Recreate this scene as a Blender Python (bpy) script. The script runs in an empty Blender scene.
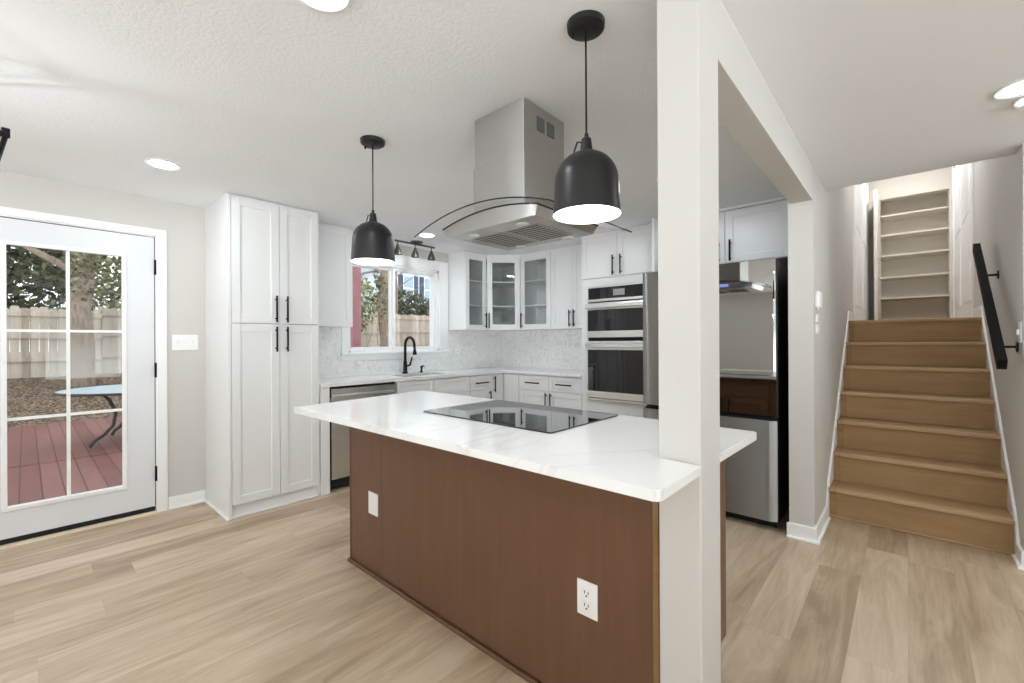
import bpy, bmesh, math, random
from mathutils import Vector, Matrix

random.seed(7)
S = bpy.context.scene
COL = S.collection

# ------------------------------------------------------------------ camera, sky, exposure
cam_data = bpy.data.cameras.new('camera')
cam_data.sensor_width = 36.0
cam_data.lens = 438.3 / 1024 * 36.0
cam_data.clip_start = 0.05
cam = bpy.data.objects.new('camera', cam_data)
COL.objects.link(cam)
cam.matrix_world = (Matrix.Translation((0, 0, 1.262)) @ Matrix.Rotation(0.73325, 4, 'Z')
                    @ Matrix.Rotation(math.pi / 2, 4, 'X') @ Matrix.Rotation(-0.0049, 4, 'Z'))
S.camera = cam

world = bpy.data.worlds.new('overcast_sky_with_fill')
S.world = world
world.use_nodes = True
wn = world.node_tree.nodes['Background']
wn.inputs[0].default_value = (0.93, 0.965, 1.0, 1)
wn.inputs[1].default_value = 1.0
SKY, FILL_GLOW = 1.8, 8.0      # overcast sky; glow added below the horizon to brighten the ceiling
wt = world.node_tree
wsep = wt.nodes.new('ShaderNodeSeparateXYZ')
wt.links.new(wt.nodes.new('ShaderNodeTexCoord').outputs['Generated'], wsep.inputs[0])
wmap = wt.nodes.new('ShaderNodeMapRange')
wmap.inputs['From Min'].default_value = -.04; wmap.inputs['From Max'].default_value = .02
wmap.inputs['To Min'].default_value = FILL_GLOW; wmap.inputs['To Max'].default_value = SKY
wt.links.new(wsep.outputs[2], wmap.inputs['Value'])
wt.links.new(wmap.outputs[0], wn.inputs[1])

S.view_settings.view_transform = 'Standard'
S.view_settings.look = 'None'
S.view_settings.exposure = 0.06
S.view_settings.gamma = 1.0
S.view_settings.use_curve_mapping = False
S.cycles.max_bounces = 14
S.cycles.diffuse_bounces = 7
S.cycles.glossy_bounces = 6
S.cycles.transparent_max_bounces = 16
S.cycles.sample_clamp_indirect = 6.0
S.cycles.caustics_reflective = False
S.cycles.caustics_refractive = False

CAN_POWER = 5.5        # radiant watts of one recessed ceiling light
PENDANT_POWER = 6.0
CHANDELIER_POWER = 11.0
ADDED_CHANDELIER_POWER = 10.0  # for the unseen chandeliers added as fill light

# ------------------------------------------------------------------ materials
class NT:
    def __init__(self, name):
        self.m = bpy.data.materials.new(name)
        self.m.use_nodes = True
        self.t = self.m.node_tree
        self.b = self.t.nodes['Principled BSDF']
        self.out = self.t.nodes['Material Output']
    def n(self, kind, **kw):
        x = self.t.nodes.new(kind)
        for k, v in kw.items():
            setattr(x, k, v)
        return x
    def l(self, a, b):
        self.t.links.new(a, b)
    def put(self, sock, v):
        if hasattr(v, 'is_output'):
            self.l(v, sock)
        else:
            sock.default_value = v
    def math(self, op, a, b=0.0):
        x = self.n('ShaderNodeMath', operation=op)
        self.put(x.inputs[0], a)
        self.put(x.inputs[1], b)
        return x.outputs[0]
    def coord(self, kind='Object'):
        return self.n('ShaderNodeTexCoord').outputs[kind]
    def mapping(self, vec, scale=(1, 1, 1), rot=(0, 0, 0), loc=(0, 0, 0)):
        x = self.n('ShaderNodeMapping')
        self.l(vec, x.inputs['Vector'])
        x.inputs['Scale'].default_value = scale
        x.inputs['Rotation'].default_value = rot
        x.inputs['Location'].default_value = loc
        return x.outputs[0]
    def noise(self, vec, scale=5, detail=4, rough=.5, dist=0.0):
        x = self.n('ShaderNodeTexNoise')
        self.l(vec, x.inputs['Vector'])
        x.inputs['Scale'].default_value = scale
        x.inputs['Detail'].default_value = detail
        x.inputs['Roughness'].default_value = rough
        x.inputs['Distortion'].default_value = dist
        return x.outputs['Fac']
    def ramp(self, fac, stops):
        x = self.n('ShaderNodeValToRGB')
        self.put(x.inputs[0], fac)
        e = x.color_ramp.elements
        while len(e) < len(stops):
            e.new(0.5)
        for i, (p, c) in enumerate(stops):
            e[i].position = p
            e[i].color = (c[0], c[1], c[2], 1)
        return x.outputs[0]
    def mix(self, fac, a, b, blend='MIX'):
        x = self.n('ShaderNodeMix', data_type='RGBA', blend_type=blend)
        self.put(x.inputs[0], fac)
        for s, v in ((x.inputs[6], a), (x.inputs[7], b)):
            if hasattr(v, 'is_output'):
                self.l(v, s)
            else:
                s.default_value = (v[0], v[1], v[2], 1)
        return x.outputs[2]
    def bump(self, h, strength=.3, dist=.01):
        x = self.n('ShaderNodeBump')
        x.inputs['Strength'].default_value = strength
        x.inputs['Distance'].default_value = dist
        self.l(h, x.inputs['Height'])
        self.l(x.outputs[0], self.b.inputs['Normal'])
    def base(self, c):
        s = self.b.inputs['Base Color']
        if hasattr(c, 'is_output'):
            self.l(c, s)
        else:
            s.default_value = (c[0], c[1], c[2], 1)
    def set(self, rough=.5, metal=0.0, spec=.5):
        self.b.inputs['Roughness'].default_value = rough
        self.b.inputs['Metallic'].default_value = metal
        self.b.inputs['Specular IOR Level'].default_value = spec

def paint(name, c, rough=.55, var=.015, scale=6, spec=.4, bump=0.0, bscale=200, metal=0.0):
    n = NT(name)
    v = n.coord()
    f = n.noise(v, scale, 3)
    n.base(n.ramp(f, [(.3, [max(0, x - var) for x in c]), (.7, [x + var for x in c])]))
    n.set(rough, metal, spec)
    if bump:
        n.bump(n.noise(v, bscale, 2), bump, .002)
    return n.m

def emit(name, c, strength):
    n = NT(name)
    n.base((.9, .9, .9))
    n.b.inputs['Emission Color'].default_value = (*c, 1)
    n.b.inputs['Emission Strength'].default_value = strength
    return n.m

def thin_glass(name, tint=(.96, .98, .98), refl=1.0, rough=0.0):
    n = NT(name)
    n.t.nodes.remove(n.b)
    tr = n.n('ShaderNodeBsdfTransparent')
    tr.inputs[0].default_value = (*tint, 1)
    gl = n.n('ShaderNodeBsdfGlossy')
    gl.inputs['Roughness'].default_value = rough
    ge = n.n('ShaderNodeNewGeometry')
    dt = n.n('ShaderNodeVectorMath', operation='DOT_PRODUCT')
    n.l(ge.outputs['Normal'], dt.inputs[0]); n.l(ge.outputs['Incoming'], dt.inputs[1])
    c = n.math('SUBTRACT', 1.0, n.math('MINIMUM', n.math('ABSOLUTE', dt.outputs['Value']), 1.0))
    schlick = n.math('ADD', .04, n.math('MULTIPLY', n.math('POWER', c, 5.0), .9))
    mx = n.n('ShaderNodeMixShader')
    n.l(n.math('MULTIPLY', schlick, refl), mx.inputs[0])
    n.l(tr.outputs[0], mx.inputs[1])
    n.l(gl.outputs[0], mx.inputs[2])
    n.l(mx.outputs[0], n.out.inputs[0])
    return n.m

def plank_wood(name, width, length, tones, along='Y', rough=.38, seam=.6, grain=1.0, seam_w=.0013, spec=.45):
    n = NT(name)
    sx = n.n('ShaderNodeSeparateXYZ')
    n.l(n.coord(), sx.inputs[0])
    u, v = (sx.outputs[0], sx.outputs[1]) if along == 'Y' else (n.math('ADD', sx.outputs[1], sx.outputs[2]), sx.outputs[0])
    ur = n.math('DIVIDE', u, width)
    row = n.math('FLOOR', ur)
    wn1 = n.n('ShaderNodeTexWhiteNoise', noise_dimensions='1D')
    n.l(row, wn1.inputs['W'])
    vr = n.math('ADD', n.math('DIVIDE', v, length), n.math('MULTIPLY', wn1.outputs[0], 7.3))
    colm = n.math('FLOOR', vr)
    cb = n.n('ShaderNodeCombineXYZ')
    n.l(row, cb.inputs[0]); n.l(colm, cb.inputs[1])
    wn2 = n.n('ShaderNodeTexWhiteNoise', noise_dimensions='2D')
    n.l(cb.outputs[0], wn2.inputs['Vector'])
    cb2 = n.n('ShaderNodeCombineXYZ')
    n.l(n.math('ADD', u, n.math('MULTIPLY', wn2.outputs[0], 31.0)), cb2.inputs[0])
    n.l(v, cb2.inputs[1])
    n.l(n.math('MULTIPLY', wn2.outputs[0], 17.0), cb2.inputs[2])
    stretch = n.mapping(cb2.outputs[0], (1, .13, 1))
    g1 = n.noise(stretch, 9, 6, .6, 1.2)
    g2 = n.noise(n.mapping(cb2.outputs[0], (1, .05, 1)), 90, 4, .6)
    g = n.math('ADD', n.math('MULTIPLY', g1, .78), n.math('MULTIPLY', g2, .22))
    g = n.math('ADD', n.math('MULTIPLY', n.math('SUBTRACT', g, .5), grain), .5)
    tone = n.math('ADD', n.math('MULTIPLY', g, .70), n.math('MULTIPLY', wn2.outputs[0], .30))
    c = n.ramp(tone, [(.28, tones[0]), (.5, tones[1]), (.72, tones[2])])
    fu = n.math('FRACT', ur); fv = n.math('FRACT', vr)
    du = n.math('MULTIPLY', n.math('MINIMUM', fu, n.math('SUBTRACT', 1.0, fu)), width)
    dv = n.math('MULTIPLY', n.math('MINIMUM', fv, n.math('SUBTRACT', 1.0, fv)), length)
    s = n.math('LESS_THAN', n.math('MINIMUM', du, dv), seam_w)
    n.base(n.mix(n.math('MULTIPLY', s, seam), c, [x * .45 for x in tones[0]]))
    n.set(rough, 0, spec)
    n.bump(n.math('SUBTRACT', n.math('MULTIPLY', g2, .25), s), .12, .002)
    return n.m

M = {}
M['wall'] = paint('wall_paint', (.615, .595, .565), .6, .006, 3, .25)
M['cream'] = paint('cream_paint', (.74, .70, .63), .6, .006, 3, .25)
M['trim'] = paint('trim_paint', (.90, .90, .90), .35, .004, 4, .4)
M['cab'] = paint('cabinet_lacquer', (.82, .825, .825), .32, .004, 4, .45)
M['cabin'] = paint('cabinet_inside', (.62, .62, .61), .6, .01, 4)
M['plate'] = paint('switch_plastic', (.88, .88, .87), .3, .003, 8)
M['doorpaint'] = paint('door_paint', (.76, .775, .80), .4, .004, 4, .4)
M['black'] = paint('black_metal', (.009, .009, .0095), .5, .002, 12, .2)
M['satin_black'] = paint('satin_black_metal', (.011, .011, .0115), .36, .002, 12, .4)
M['rail_black'] = paint('matte_black_rail', (.008, .0075, .007), .7, .002, 12, .08)
M['bronze'] = paint('bronze_metal', (.10, .09, .075), .32, .02, 30, .5, metal=.8)
M['rubber'] = paint('black_rubber', (.01, .01, .01), .7, .002, 12)
M['gap'] = paint('dark_gap', (.012, .012, .012), .8, .002, 12)
M['sill'] = paint('oak_sill', (.80, .69, .52), .5, .04, 20)

def ceiling_mat():
    n = NT('textured_ceiling')
    v = n.coord()
    n.base(n.ramp(n.noise(v, 2.5, 3), [(.3, (.88, .90, .92)), (.7, (.90, .92, .94))]))
    n.set(.75, 0, .2)
    patch = n.ramp(n.noise(v, 1.6, 2), [(.35, (.15, .15, .15)), (.62, (1, 1, 1))])
    vo = n.n('ShaderNodeTexVoronoi', feature='DISTANCE_TO_EDGE')
    n.l(n.mix(.25, v, n.n('ShaderNodeTexNoise').outputs['Color'], 'ADD'), vo.inputs['Vector'])
    vo.inputs['Scale'].default_value = 42
    h = n.math('MULTIPLY', n.math('MULTIPLY', n.noise(v, 55, 4, .6), n.math('MINIMUM', vo.outputs['Distance'], .25)), patch)
    n.bump(h, .5, .012)
    return n.m
M['ceiling'] = ceiling_mat()
M['ceiling_smooth'] = paint('smooth_ceiling', (.84, .845, .85), .7, .006, 2, .2)
M['floor'] = plank_wood('oak_plank_floor', .185, 1.22, [(.335, .238, .15), (.475, .36, .245), (.60, .485, .355)], 'Y', .31, .14, 1.75)
M['stair'] = plank_wood('oak_stair', 3.0, 1.5, [(.25, .148, .068), (.345, .215, .105), (.42, .275, .145)], 'X', .65, .4, 1.3, spec=.12)
M['stair_nose'] = plank_wood('oak_stair_nosing', 3.0, 1.5, [(.36, .23, .115), (.45, .30, .165), (.51, .355, .205)], 'X', .65, .4, .8, spec=.12)

def brown():
    n = NT('stained_maple')
    v = n.mapping(n.coord(), (1, 1, .06))
    f = n.noise(v, 26, 5, .6, .4)
    f2 = n.noise(n.coord(), 2.2, 2)
    c = n.ramp(f, [(.25, (.125, .058, .031)), (.75, (.168, .080, .044))])
    n.base(n.mix(n.math('MULTIPLY', f2, .35), c, (.14, .075, .045)))
    n.set(.36, 0, .5)
    return n.m
M['brown'] = brown()
M['brown_edge'] = paint('stained_edge_wood', (.24, .135, .055), .4, .02, 18)

def quartz():
    n = NT('white_quartz')
    v = n.coord()
    a = n.noise(v, 1.3, 6, .6, 2.2)
    band = n.math('SUBTRACT', 1.0, n.math('MINIMUM', n.math('MULTIPLY', n.math('ABSOLUTE', n.math('SUBTRACT', a, .52)), 34.0), 1.0))
    msk = n.math('MULTIPLY', band, n.math('MAXIMUM', n.math('MULTIPLY', n.math('SUBTRACT', n.noise(v, 1.1, 2), .5), 3.2), 0.0))
    n.base(n.mix(n.math('MINIMUM', msk, .28), (.865, .87, .87), (.62, .61, .585)))
    n.set(.13, 0, .5)
    return n.m
M['quartz'] = quartz()

def mosaic():
    n = NT('marble_mosaic')
    v = n.coord()
    vo = n.n('ShaderNodeTexVoronoi')
    n.l(v, vo.inputs['Vector']); vo.inputs['Scale'].default_value = 40
    vo.inputs['Randomness'].default_value = .55
    ve = n.n('ShaderNodeTexVoronoi', feature='DISTANCE_TO_EDGE')
    n.l(v, ve.inputs['Vector']); ve.inputs['Scale'].default_value = 40
    ve.inputs['Randomness'].default_value = .55
    sp = n.n('ShaderNodeSeparateColor'); n.l(vo.outputs['Color'], sp.inputs[0])
    vein = n.noise(v, 9, 5, .62, 1.0)
    t = n.math('ADD', n.math('MULTIPLY', sp.outputs[0], .5), n.math('MULTIPLY', vein, .5))
    c = n.ramp(t, [(.18, (.70, .695, .685)), (.38, (.82, .815, .80)), (.75, (.88, .875, .86))])
    g = n.math('LESS_THAN', ve.outputs['Distance'], .035)
    n.base(n.mix(n.math('MULTIPLY', g, .5), c, (.78, .78, .77)))
    n.set(.22, 0, .5)
    n.bump(n.math('MINIMUM', ve.outputs['Distance'], .08), .25, .004)
    return n.m
M['mosaic'] = mosaic()

def steel(name, c=(.60, .595, .585), rough=.24, axis='X', amt=.08):
    n = NT(name)
    sc = {'X': (1, 80, 80), 'Y': (80, 1, 80), 'Z': (80, 80, 1)}[axis]
    f = n.noise(n.mapping(n.coord(), sc), 4, 3)
    n.base(n.ramp(f, [(.3, [x - .03 for x in c]), (.7, [x + .03 for x in c])]))
    n.set(rough, 1.0, .5)
    n.l(n.math('ADD', n.math('MULTIPLY', f, amt), rough - amt / 2), n.b.inputs['Roughness'])
    return n.m
M['steel'] = steel('brushed_steel')
def hood_steel(name='hood_steel', c=(.57, .565, .55), rough=.34):
    n = NT(name)
    v = n.coord()
    f = n.noise(n.mapping(v, (1, 1, 120)), 3.0, 2)
    n.base(n.ramp(f, [(.3, [x - .006 for x in c]), (.7, [x + .006 for x in c])])); n.set(rough, 1.0, .5)
    n.b.inputs['Anisotropic'].default_value = 1.0
    n.b.inputs['Anisotropic Rotation'].default_value = .25
    tg = n.n('ShaderNodeTangent', direction_type='RADIAL', axis='Z')
    n.l(tg.outputs[0], n.b.inputs['Tangent'])
    n.bump(n.noise(n.mapping(v, (1, 1, .4)), 5.0, 1), .35, .01)
    return n.m
M['steel_hood'] = hood_steel()
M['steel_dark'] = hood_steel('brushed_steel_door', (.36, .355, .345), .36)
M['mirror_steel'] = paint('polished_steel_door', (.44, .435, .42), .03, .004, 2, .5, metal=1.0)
M['steel_trim'] = steel('oven_steel', (.74, .73, .71), .3, 'X', .06)
M['fridge_side'] = paint('black_fridge_side', (.02, .02, .021), .35, .003, 40)
def black_glass(name, c=(.008, .008, .009), rough=.03):
    n = NT(name); n.base(c); n.set(rough, 0, .5)
    n.b.inputs['Coat Weight'].default_value = 0.0
    n.b.inputs['Coat Roughness'].default_value = .02
    return n.m
M['black_glass'] = black_glass('black_glass')
M['cook_glass'] = black_glass('cooktop_glass', (.012, .012, .013), .02)
M['cook_glass'].node_tree.nodes['Principled BSDF'].inputs['Coat IOR'].default_value = 1.6
M['cook_glass'].node_tree.nodes['Principled BSDF'].inputs['Coat Weight'].default_value = .55
M['glass'] = thin_glass('clear_pane', refl=.6)
M['cab_glass'] = thin_glass('cabinet_pane', (.90, .91, .91), 1.0, .01)
M['canopy_glass'] = thin_glass('canopy_pane', (.985, .99, .99), .5)
M['glass_edge'] = paint('dark_glass_edge', (.02, .025, .025), .2, .003, 12)
M['lamp'] = emit('recessed_lamp', (.86, .94, 1), CAN_POWER / (math.pi * math.pi * .062 ** 2))
M['hall_fill'] = emit('hall_fill_lamp', (.97, .985, 1), 2.7 * CAN_POWER / (math.pi * math.pi * .062 ** 2))  # for the unseen lamps added upstairs
M['bulb'] = emit('pendant_bulb', (1, .97, .92), PENDANT_POWER / (math.pi * 4 * math.pi * .032 ** 2))
M['candle'] = emit('chandelier_bulb', (.90, .955, 1), CHANDELIER_POWER / 3 / (math.pi * 4 * math.pi * .011 ** 2))
M['candle_fill'] = emit('fill_chandelier_bulb', (.86, .94, 1), ADDED_CHANDELIER_POWER / 3 / (math.pi * 4 * math.pi * .016 ** 2))  # bulbs of the chandeliers added out of view
M['shade_white'] = paint('white_enamel', (.9, .9, .89), .4, .003, 8)
M['display'] = emit('blue_display', (.08, .2, .9), 1.2)
M['oven_display'] = paint('oven_display', (.34, .36, .36), .3, .02, 40)
M['hood_lens'] = paint('hood_lamp_lens', (.75, .75, .72), .25, .01, 8)
M['filter'] = steel('baffle_filter', (.45, .44, .42), .35, 'Y', .05)
# outdoors
M['deck'] = plank_wood('red_deck', .142, 40.0, [(.155, .056, .047), (.20, .078, .067), (.255, .112, .098)], 'X', .6, 1.0, .7, .005)
M['red_paint'] = paint('faded_red_paint', (.47, .22, .245), .6, .03, 6)
def mulch():
    n = NT('leaf_mulch')
    v = n.coord()
    vo = n.n('ShaderNodeTexVoronoi'); n.l(v, vo.inputs['Vector']); vo.inputs['Scale'].default_value = 34
    sp = n.n('ShaderNodeSeparateColor'); n.l(vo.outputs['Color'], sp.inputs[0])
    t = n.math('ADD', n.math('MULTIPLY', sp.outputs[0], .6), n.math('MULTIPLY', n.noise(v, 5, 5), .4))
    n.base(n.ramp(t, [(.25, (.06, .04, .028)), (.5, (.14, .098, .07)), (.8, (.34, .25, .18))]))
    n.set(.9, 0, .2)
    n.bump(t, .6, .04)
    return n.m
M['mulch'] = mulch()
def fencewood():
    n = NT('weathered_fence')
    v = n.coord()
    sx = n.n('ShaderNodeSeparateXYZ'); n.l(v, sx.inputs[0])
    w = n.n('ShaderNodeTexWhiteNoise', noise_dimensions='1D')
    n.l(n.math('FLOOR', n.math('DIVIDE', sx.outputs[1], .14)), w.inputs['W'])
    g = n.noise(n.mapping(v, (1, 1, .12)), 14, 5, .65)
    t = n.math('ADD', n.math('MULTIPLY', w.outputs[0], .4), n.math('MULTIPLY', g, .6))
    n.base(n.ramp(t, [(.25, (.32, .265, .21)), (.5, (.46, .395, .325)), (.75, (.62, .555, .475))]))
    n.set(.85, 0, .2)
    return n.m
M['fence'] = fencewood()
def bark():
    n = NT('tree_bark')
    g = n.noise(n.mapping(n.coord(), (1, 1, .25)), 20, 5, .7)
    n.base(n.ramp(g, [(.3, (.15, .11, .08)), (.7, (.38, .30, .23))]))
    n.set(.9, 0, .2); n.bump(g, .6, .03)
    return n.m
M['bark'] = bark()
def leaves(name, stops):
    n = NT(name)
    oi = n.n('ShaderNodeNewGeometry')
    n.base(n.ramp(oi.outputs['Random Per Island'], stops))
    n.set(.6, 0, .3)
    return n.m
M['leaf_dark'] = leaves('dark_leaves', [(.0, (.03, .038, .02)), (.5, (.075, .085, .04)), (1, (.17, .17, .09))])
M['leaf_ivy'] = leaves('ivy_leaves', [(.0, (.05, .06, .03)), (.5, (.15, .15, .08)), (1, (.38, .36, .22))])
M['leaf_light'] = leaves('pale_leaves', [(.0, (.09, .11, .045)), (.5, (.24, .25, .11)), (1, (.48, .46, .26))])
M['siding'] = paint('pale_blue_siding', (.62, .68, .75), .6, .02, 4)
M['shutter'] = paint('navy_shutter', (.05, .065, .10), .5, .01, 4)
M['roof'] = paint('grey_shingle', (.42, .44, .47), .8, .04, 20)
M['house_glass'] = black_glass('house_window_glass', (.35, .45, .55), .1)
M['table_glass'] = paint('sky_tint_table_glass', (.60, .74, .82), .2, .01, 5, .6)  # sky reflection put into the colour as pale blue
M['iron'] = paint('dark_green_iron', (.03, .036, .032), .5, .006, 20)

# ------------------------------------------------------------------ mesh helpers
class B:
    def __init__(self):
        self.bm = bmesh.new()
    def box(self, x0, x1, y0, y1, z0, z1, bev=0.0, seg=1):
        r = bmesh.ops.create_cube(self.bm, size=1.0)
        vs = r['verts']
        for v in vs:
            v.co = Vector(((x0 + x1) / 2 + v.co.x * (x1 - x0), (y0 + y1) / 2 + v.co.y * (y1 - y0), (z0 + z1) / 2 + v.co.z * (z1 - z0)))
        if bev > 0:
            es = list({e for v in vs for e in v.link_edges})
            bmesh.ops.bevel(self.bm, geom=es, offset=bev, segments=seg, affect='EDGES', profile=.5)
        return self
    def prism(self, pts, z0, z1, bev=0.0):
        lo = [self.bm.verts.new((x, y, z0)) for x, y in pts]
        hi = [self.bm.verts.new((x, y, z1)) for x, y in pts]
        n = len(pts)
        fs = [self.bm.faces.new(lo[::-1]), self.bm.faces.new(hi)]
        for i in range(n):
            fs.append(self.bm.faces.new((lo[i], lo[(i + 1) % n], hi[(i + 1) % n], hi[i])))
        if bev > 0:
            es = [e for e in fs[1].edges] + [e for e in fs[0].edges]
            bmesh.ops.bevel(self.bm, geom=es, offset=bev, segments=2, affect='EDGES', profile=.5)
        return self
    def hull(self, a, b):
        """two matching loops of 3-D points joined into a closed solid"""
        A = [self.bm.verts.new(p) for p in a]; C = [self.bm.verts.new(p) for p in b]
        n = len(a)
        self.bm.faces.new(A[::-1]); self.bm.faces.new(C)
        for i in range(n):
            self.bm.faces.new((A[i], A[(i + 1) % n], C[(i + 1) % n], C[i]))
        return self
    def tube(self, pts, r, seg=10, cap=True):
        pts = [Vector(p) for p in pts]
        rs = r if isinstance(r, (list, tuple)) else [r] * len(pts)
        rings = []
        prev = None
        for i, p in enumerate(pts):
            t = (pts[min(i + 1, len(pts) - 1)] - pts[max(i - 1, 0)]).normalized()
            if prev is None:
                a = Vector((0, 0, 1)) if abs(t.z) < .9 else Vector((1, 0, 0))
                u = t.cross(a).normalized()
            else:
                u = (prev - t * prev.dot(t)).normalized()
            prev = u
            w = t.cross(u)
            rings.append([self.bm.verts.new(p + (u * math.cos(2 * math.pi * k / seg) + w * math.sin(2 * math.pi * k / seg)) * rs[i]) for k in range(seg)])
        for i in range(len(rings) - 1):
            for k in range(seg):
                f = self.bm.faces.new((rings[i][k], rings[i][(k + 1) % seg], rings[i + 1][(k + 1) % seg], rings[i + 1][k]))
                f.smooth = True
        if cap:
            self.bm.faces.new(rings[0][::-1]); self.bm.faces.new(rings[-1])
        return self
    def lathe(self, prof, c=(0, 0, 0), seg=48, smooth=True):
        c = Vector(c)
        rings = []
        for r, z in prof:
            if r < 1e-6:
                rings.append([self.bm.verts.new(c + Vector((0, 0, z)))])
            else:
                rings.append([self.bm.verts.new(c + Vector((r * math.cos(2 * math.pi * k / seg), r * math.sin(2 * math.pi * k / seg), z))) for k in range(seg)])
        for a, b in zip(rings, rings[1:]):
            for k in range(seg):
                k2 = (k + 1) % seg
                if len(a) == 1 and len(b) == 1:
                    continue
                if len(a) == 1:
                    f = self.bm.faces.new((a[0], b[k2], b[k]))
                elif len(b) == 1:
                    f = self.bm.faces.new((a[k], a[k2], b[0]))
                else:
                    f = self.bm.faces.new((a[k], a[k2], b[k2], b[k]))
                f.smooth = smooth
        return self
    def sphere(self, c, r, seg=16):
        prof = [(r * math.sin(math.pi * i / 8), r * math.cos(math.pi * i / 8)) for i in range(9)]
        prof[0] = (0, r); prof[-1] = (0, -r)
        return self.lathe(prof, c, seg)
    def xf(self, m):
        bmesh.ops.transform(self.bm, matrix=m, verts=self.bm.verts)
        return self

def origin_of(o):
    v = Vector((0, 0, 0))
    while o is not None:
        v += o.location
        o = o.parent
    return v

def obj(name, b, mat, parent=None, label=None, kind=None, recalc=True, sharp=None):
    """world-space geometry -> ONE mesh object, stored relative to its parent"""
    if recalc:
        bmesh.ops.recalc_face_normals(b.bm, faces=b.bm.faces)
    for ed in b.bm.edges:
        if len(ed.link_faces) == 2 and ed.calc_face_angle(0) > .6:
            ed.smooth = False
    off = origin_of(parent) if parent is not None else Vector((0, 0, 0))
    if off.length > 0:
        bmesh.ops.translate(b.bm, verts=b.bm.verts, vec=-off)
    me = bpy.data.meshes.new(name)
    b.bm.to_mesh(me); b.bm.free()
    me.materials.append(M[mat] if isinstance(mat, str) else mat)
    o = bpy.data.objects.new(name, me)
    COL.objects.link(o)
    if parent is not None:
        o.parent = parent
    if label: o['label'] = label
    if kind: o['kind'] = kind
    return o

def thing(name, label, cat, loc, group=None):
    o = bpy.data.objects.new(name, None)
    o.empty_display_size = .1
    COL.objects.link(o)
    o.location = loc
    o['label'] = label; o['category'] = cat
    if group: o['group'] = group
    return o

def solo(name, b, mat, label, cat, group=None):
    """a thing that is one mesh; its origin goes to the base of its shape"""
    bmesh.ops.recalc_face_normals(b.bm, faces=b.bm.faces)
    xs = [v.co for v in b.bm.verts]
    c = Vector((sum(v.x for v in xs) / len(xs), sum(v.y for v in xs) / len(xs), min(v.z for v in xs)))
    bmesh.ops.translate(b.bm, verts=b.bm.verts, vec=-c)
    o = obj(name, b, mat, recalc=False)
    o.location = c
    o['label'] = label; o['category'] = cat
    if group: o['group'] = group
    return o

def struct(name, b, mat, parent=None, label=None, cat=None):
    o = obj(name, b, mat, parent)
    if parent is None: o['kind'] = 'structure'
    if label: o['label'] = label
    if cat: o['category'] = cat
    return o

def sroot(name, label, cat, loc):
    o = thing(name, label, cat, loc)
    o['kind'] = 'structure'
    return o

# facing frames: (u along the front, v depth behind the front, z) -> world
def face_px(x0):      # front faces +X, u = Y
    return Matrix(((0, -1, 0, x0), (1, 0, 0, 0), (0, 0, 1, 0), (0, 0, 0, 1)))
def face_my(y0):      # front faces -Y, u = X
    return Matrix(((1, 0, 0, 0), (0, 1, 0, y0), (0, 0, 1, 0), (0, 0, 0, 1)))
def face_py(y0):      # front faces +Y, u = X
    return Matrix(((1, 0, 0, 0), (0, -1, 0, y0), (0, 0, 1, 0), (0, 0, 0, 1)))

def shaker(fr, u0, u1, z0, z1, t=.02, st=.058, glass=False):
    """door or drawer front lying behind v = 0 plane (v in 0..t)"""
    b = B()
    bv = .0015
    b.box(u0, u0 + st, 0, t, z0, z1, bv)
    b.box(u1 - st, u1, 0, t, z0, z1, bv)
    b.box(u0 + st, u1 - st, 0, t, z0, z0 + st, bv)
    b.box(u0 + st, u1 - st, 0, t, z1 - st, z1, bv)
    if not glass:
        b.box(u0 + st - .001, u1 - st + .001, .009, t - .002, z0 + st - .001, z1 - st + .001)
    return b.xf(fr)

def bar_handle(fr, u, z, length, vertical=True, r=.007, off=.03):
    b = B()
    if vertical:
        b.tube([(u, -off, z - length / 2), (u, -off, z + length / 2)], r, 10)
        for s in (-1, 1):
            b.tube([(u, 0.0, z + s * length * .36), (u, -off, z + s * length * .36)], r * .85, 8)
    else:
        b.tube([(u - length / 2, -off, z), (u + length / 2, -off, z)], r, 10)
        for s in (-1, 1):
            b.tube([(u + s * length * .36, 0.0, z), (u + s * length * .36, -off, z)], r * .85, 8)
    return b.xf(fr)

def door(parent, fr, u0, u1, z0, z1, mat='cab', hu=None, hz=None, hl=.16, glass=False, st=.058, name='door', hmat='black'):
    d = obj(name, shaker(fr, u0, u1, z0, z1, st=st, glass=glass), mat, parent)
    if glass:
        obj('glass_pane', B().box(u0 + st - .004, u1 - st + .004, .009, .013, z0 + st - .004, z1 - st + .004).xf(fr), 'cab_glass', d)
    if hu is not None:
        obj('handle', bar_handle(fr, hu, hz, hl), hmat, d)
    return d

def drawer(parent, fr, u0, u1, z0, z1, mat='cab', hl=.16, handle=True, hmat='black'):
    d = obj('drawer', shaker(fr, u0, u1, z0, z1, st=.04), mat, parent)
    if handle:
        obj('handle', bar_handle(fr, (u0 + u1) / 2, (z0 + z1) / 2, hl, False), hmat, d)
    return d

# ------------------------------------------------------------------ the room
CZ = 2.335
WX = -4.163          # inner face of the door/window wall
BY = 4.42            # inner face of the oven wall
struct('floor', B().box(WX - .02, 4.0, -4.5, BY + .02, -.06, 0), 'floor')
struct('ceiling', B().box(WX - .15, -.435, -4.5, BY + .12, CZ, CZ + .14), 'ceiling')
struct('ceiling_hall', B().box(-.435, 4.0, -4.5, 3.855, CZ, CZ + .14), 'ceiling_smooth')

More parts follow.
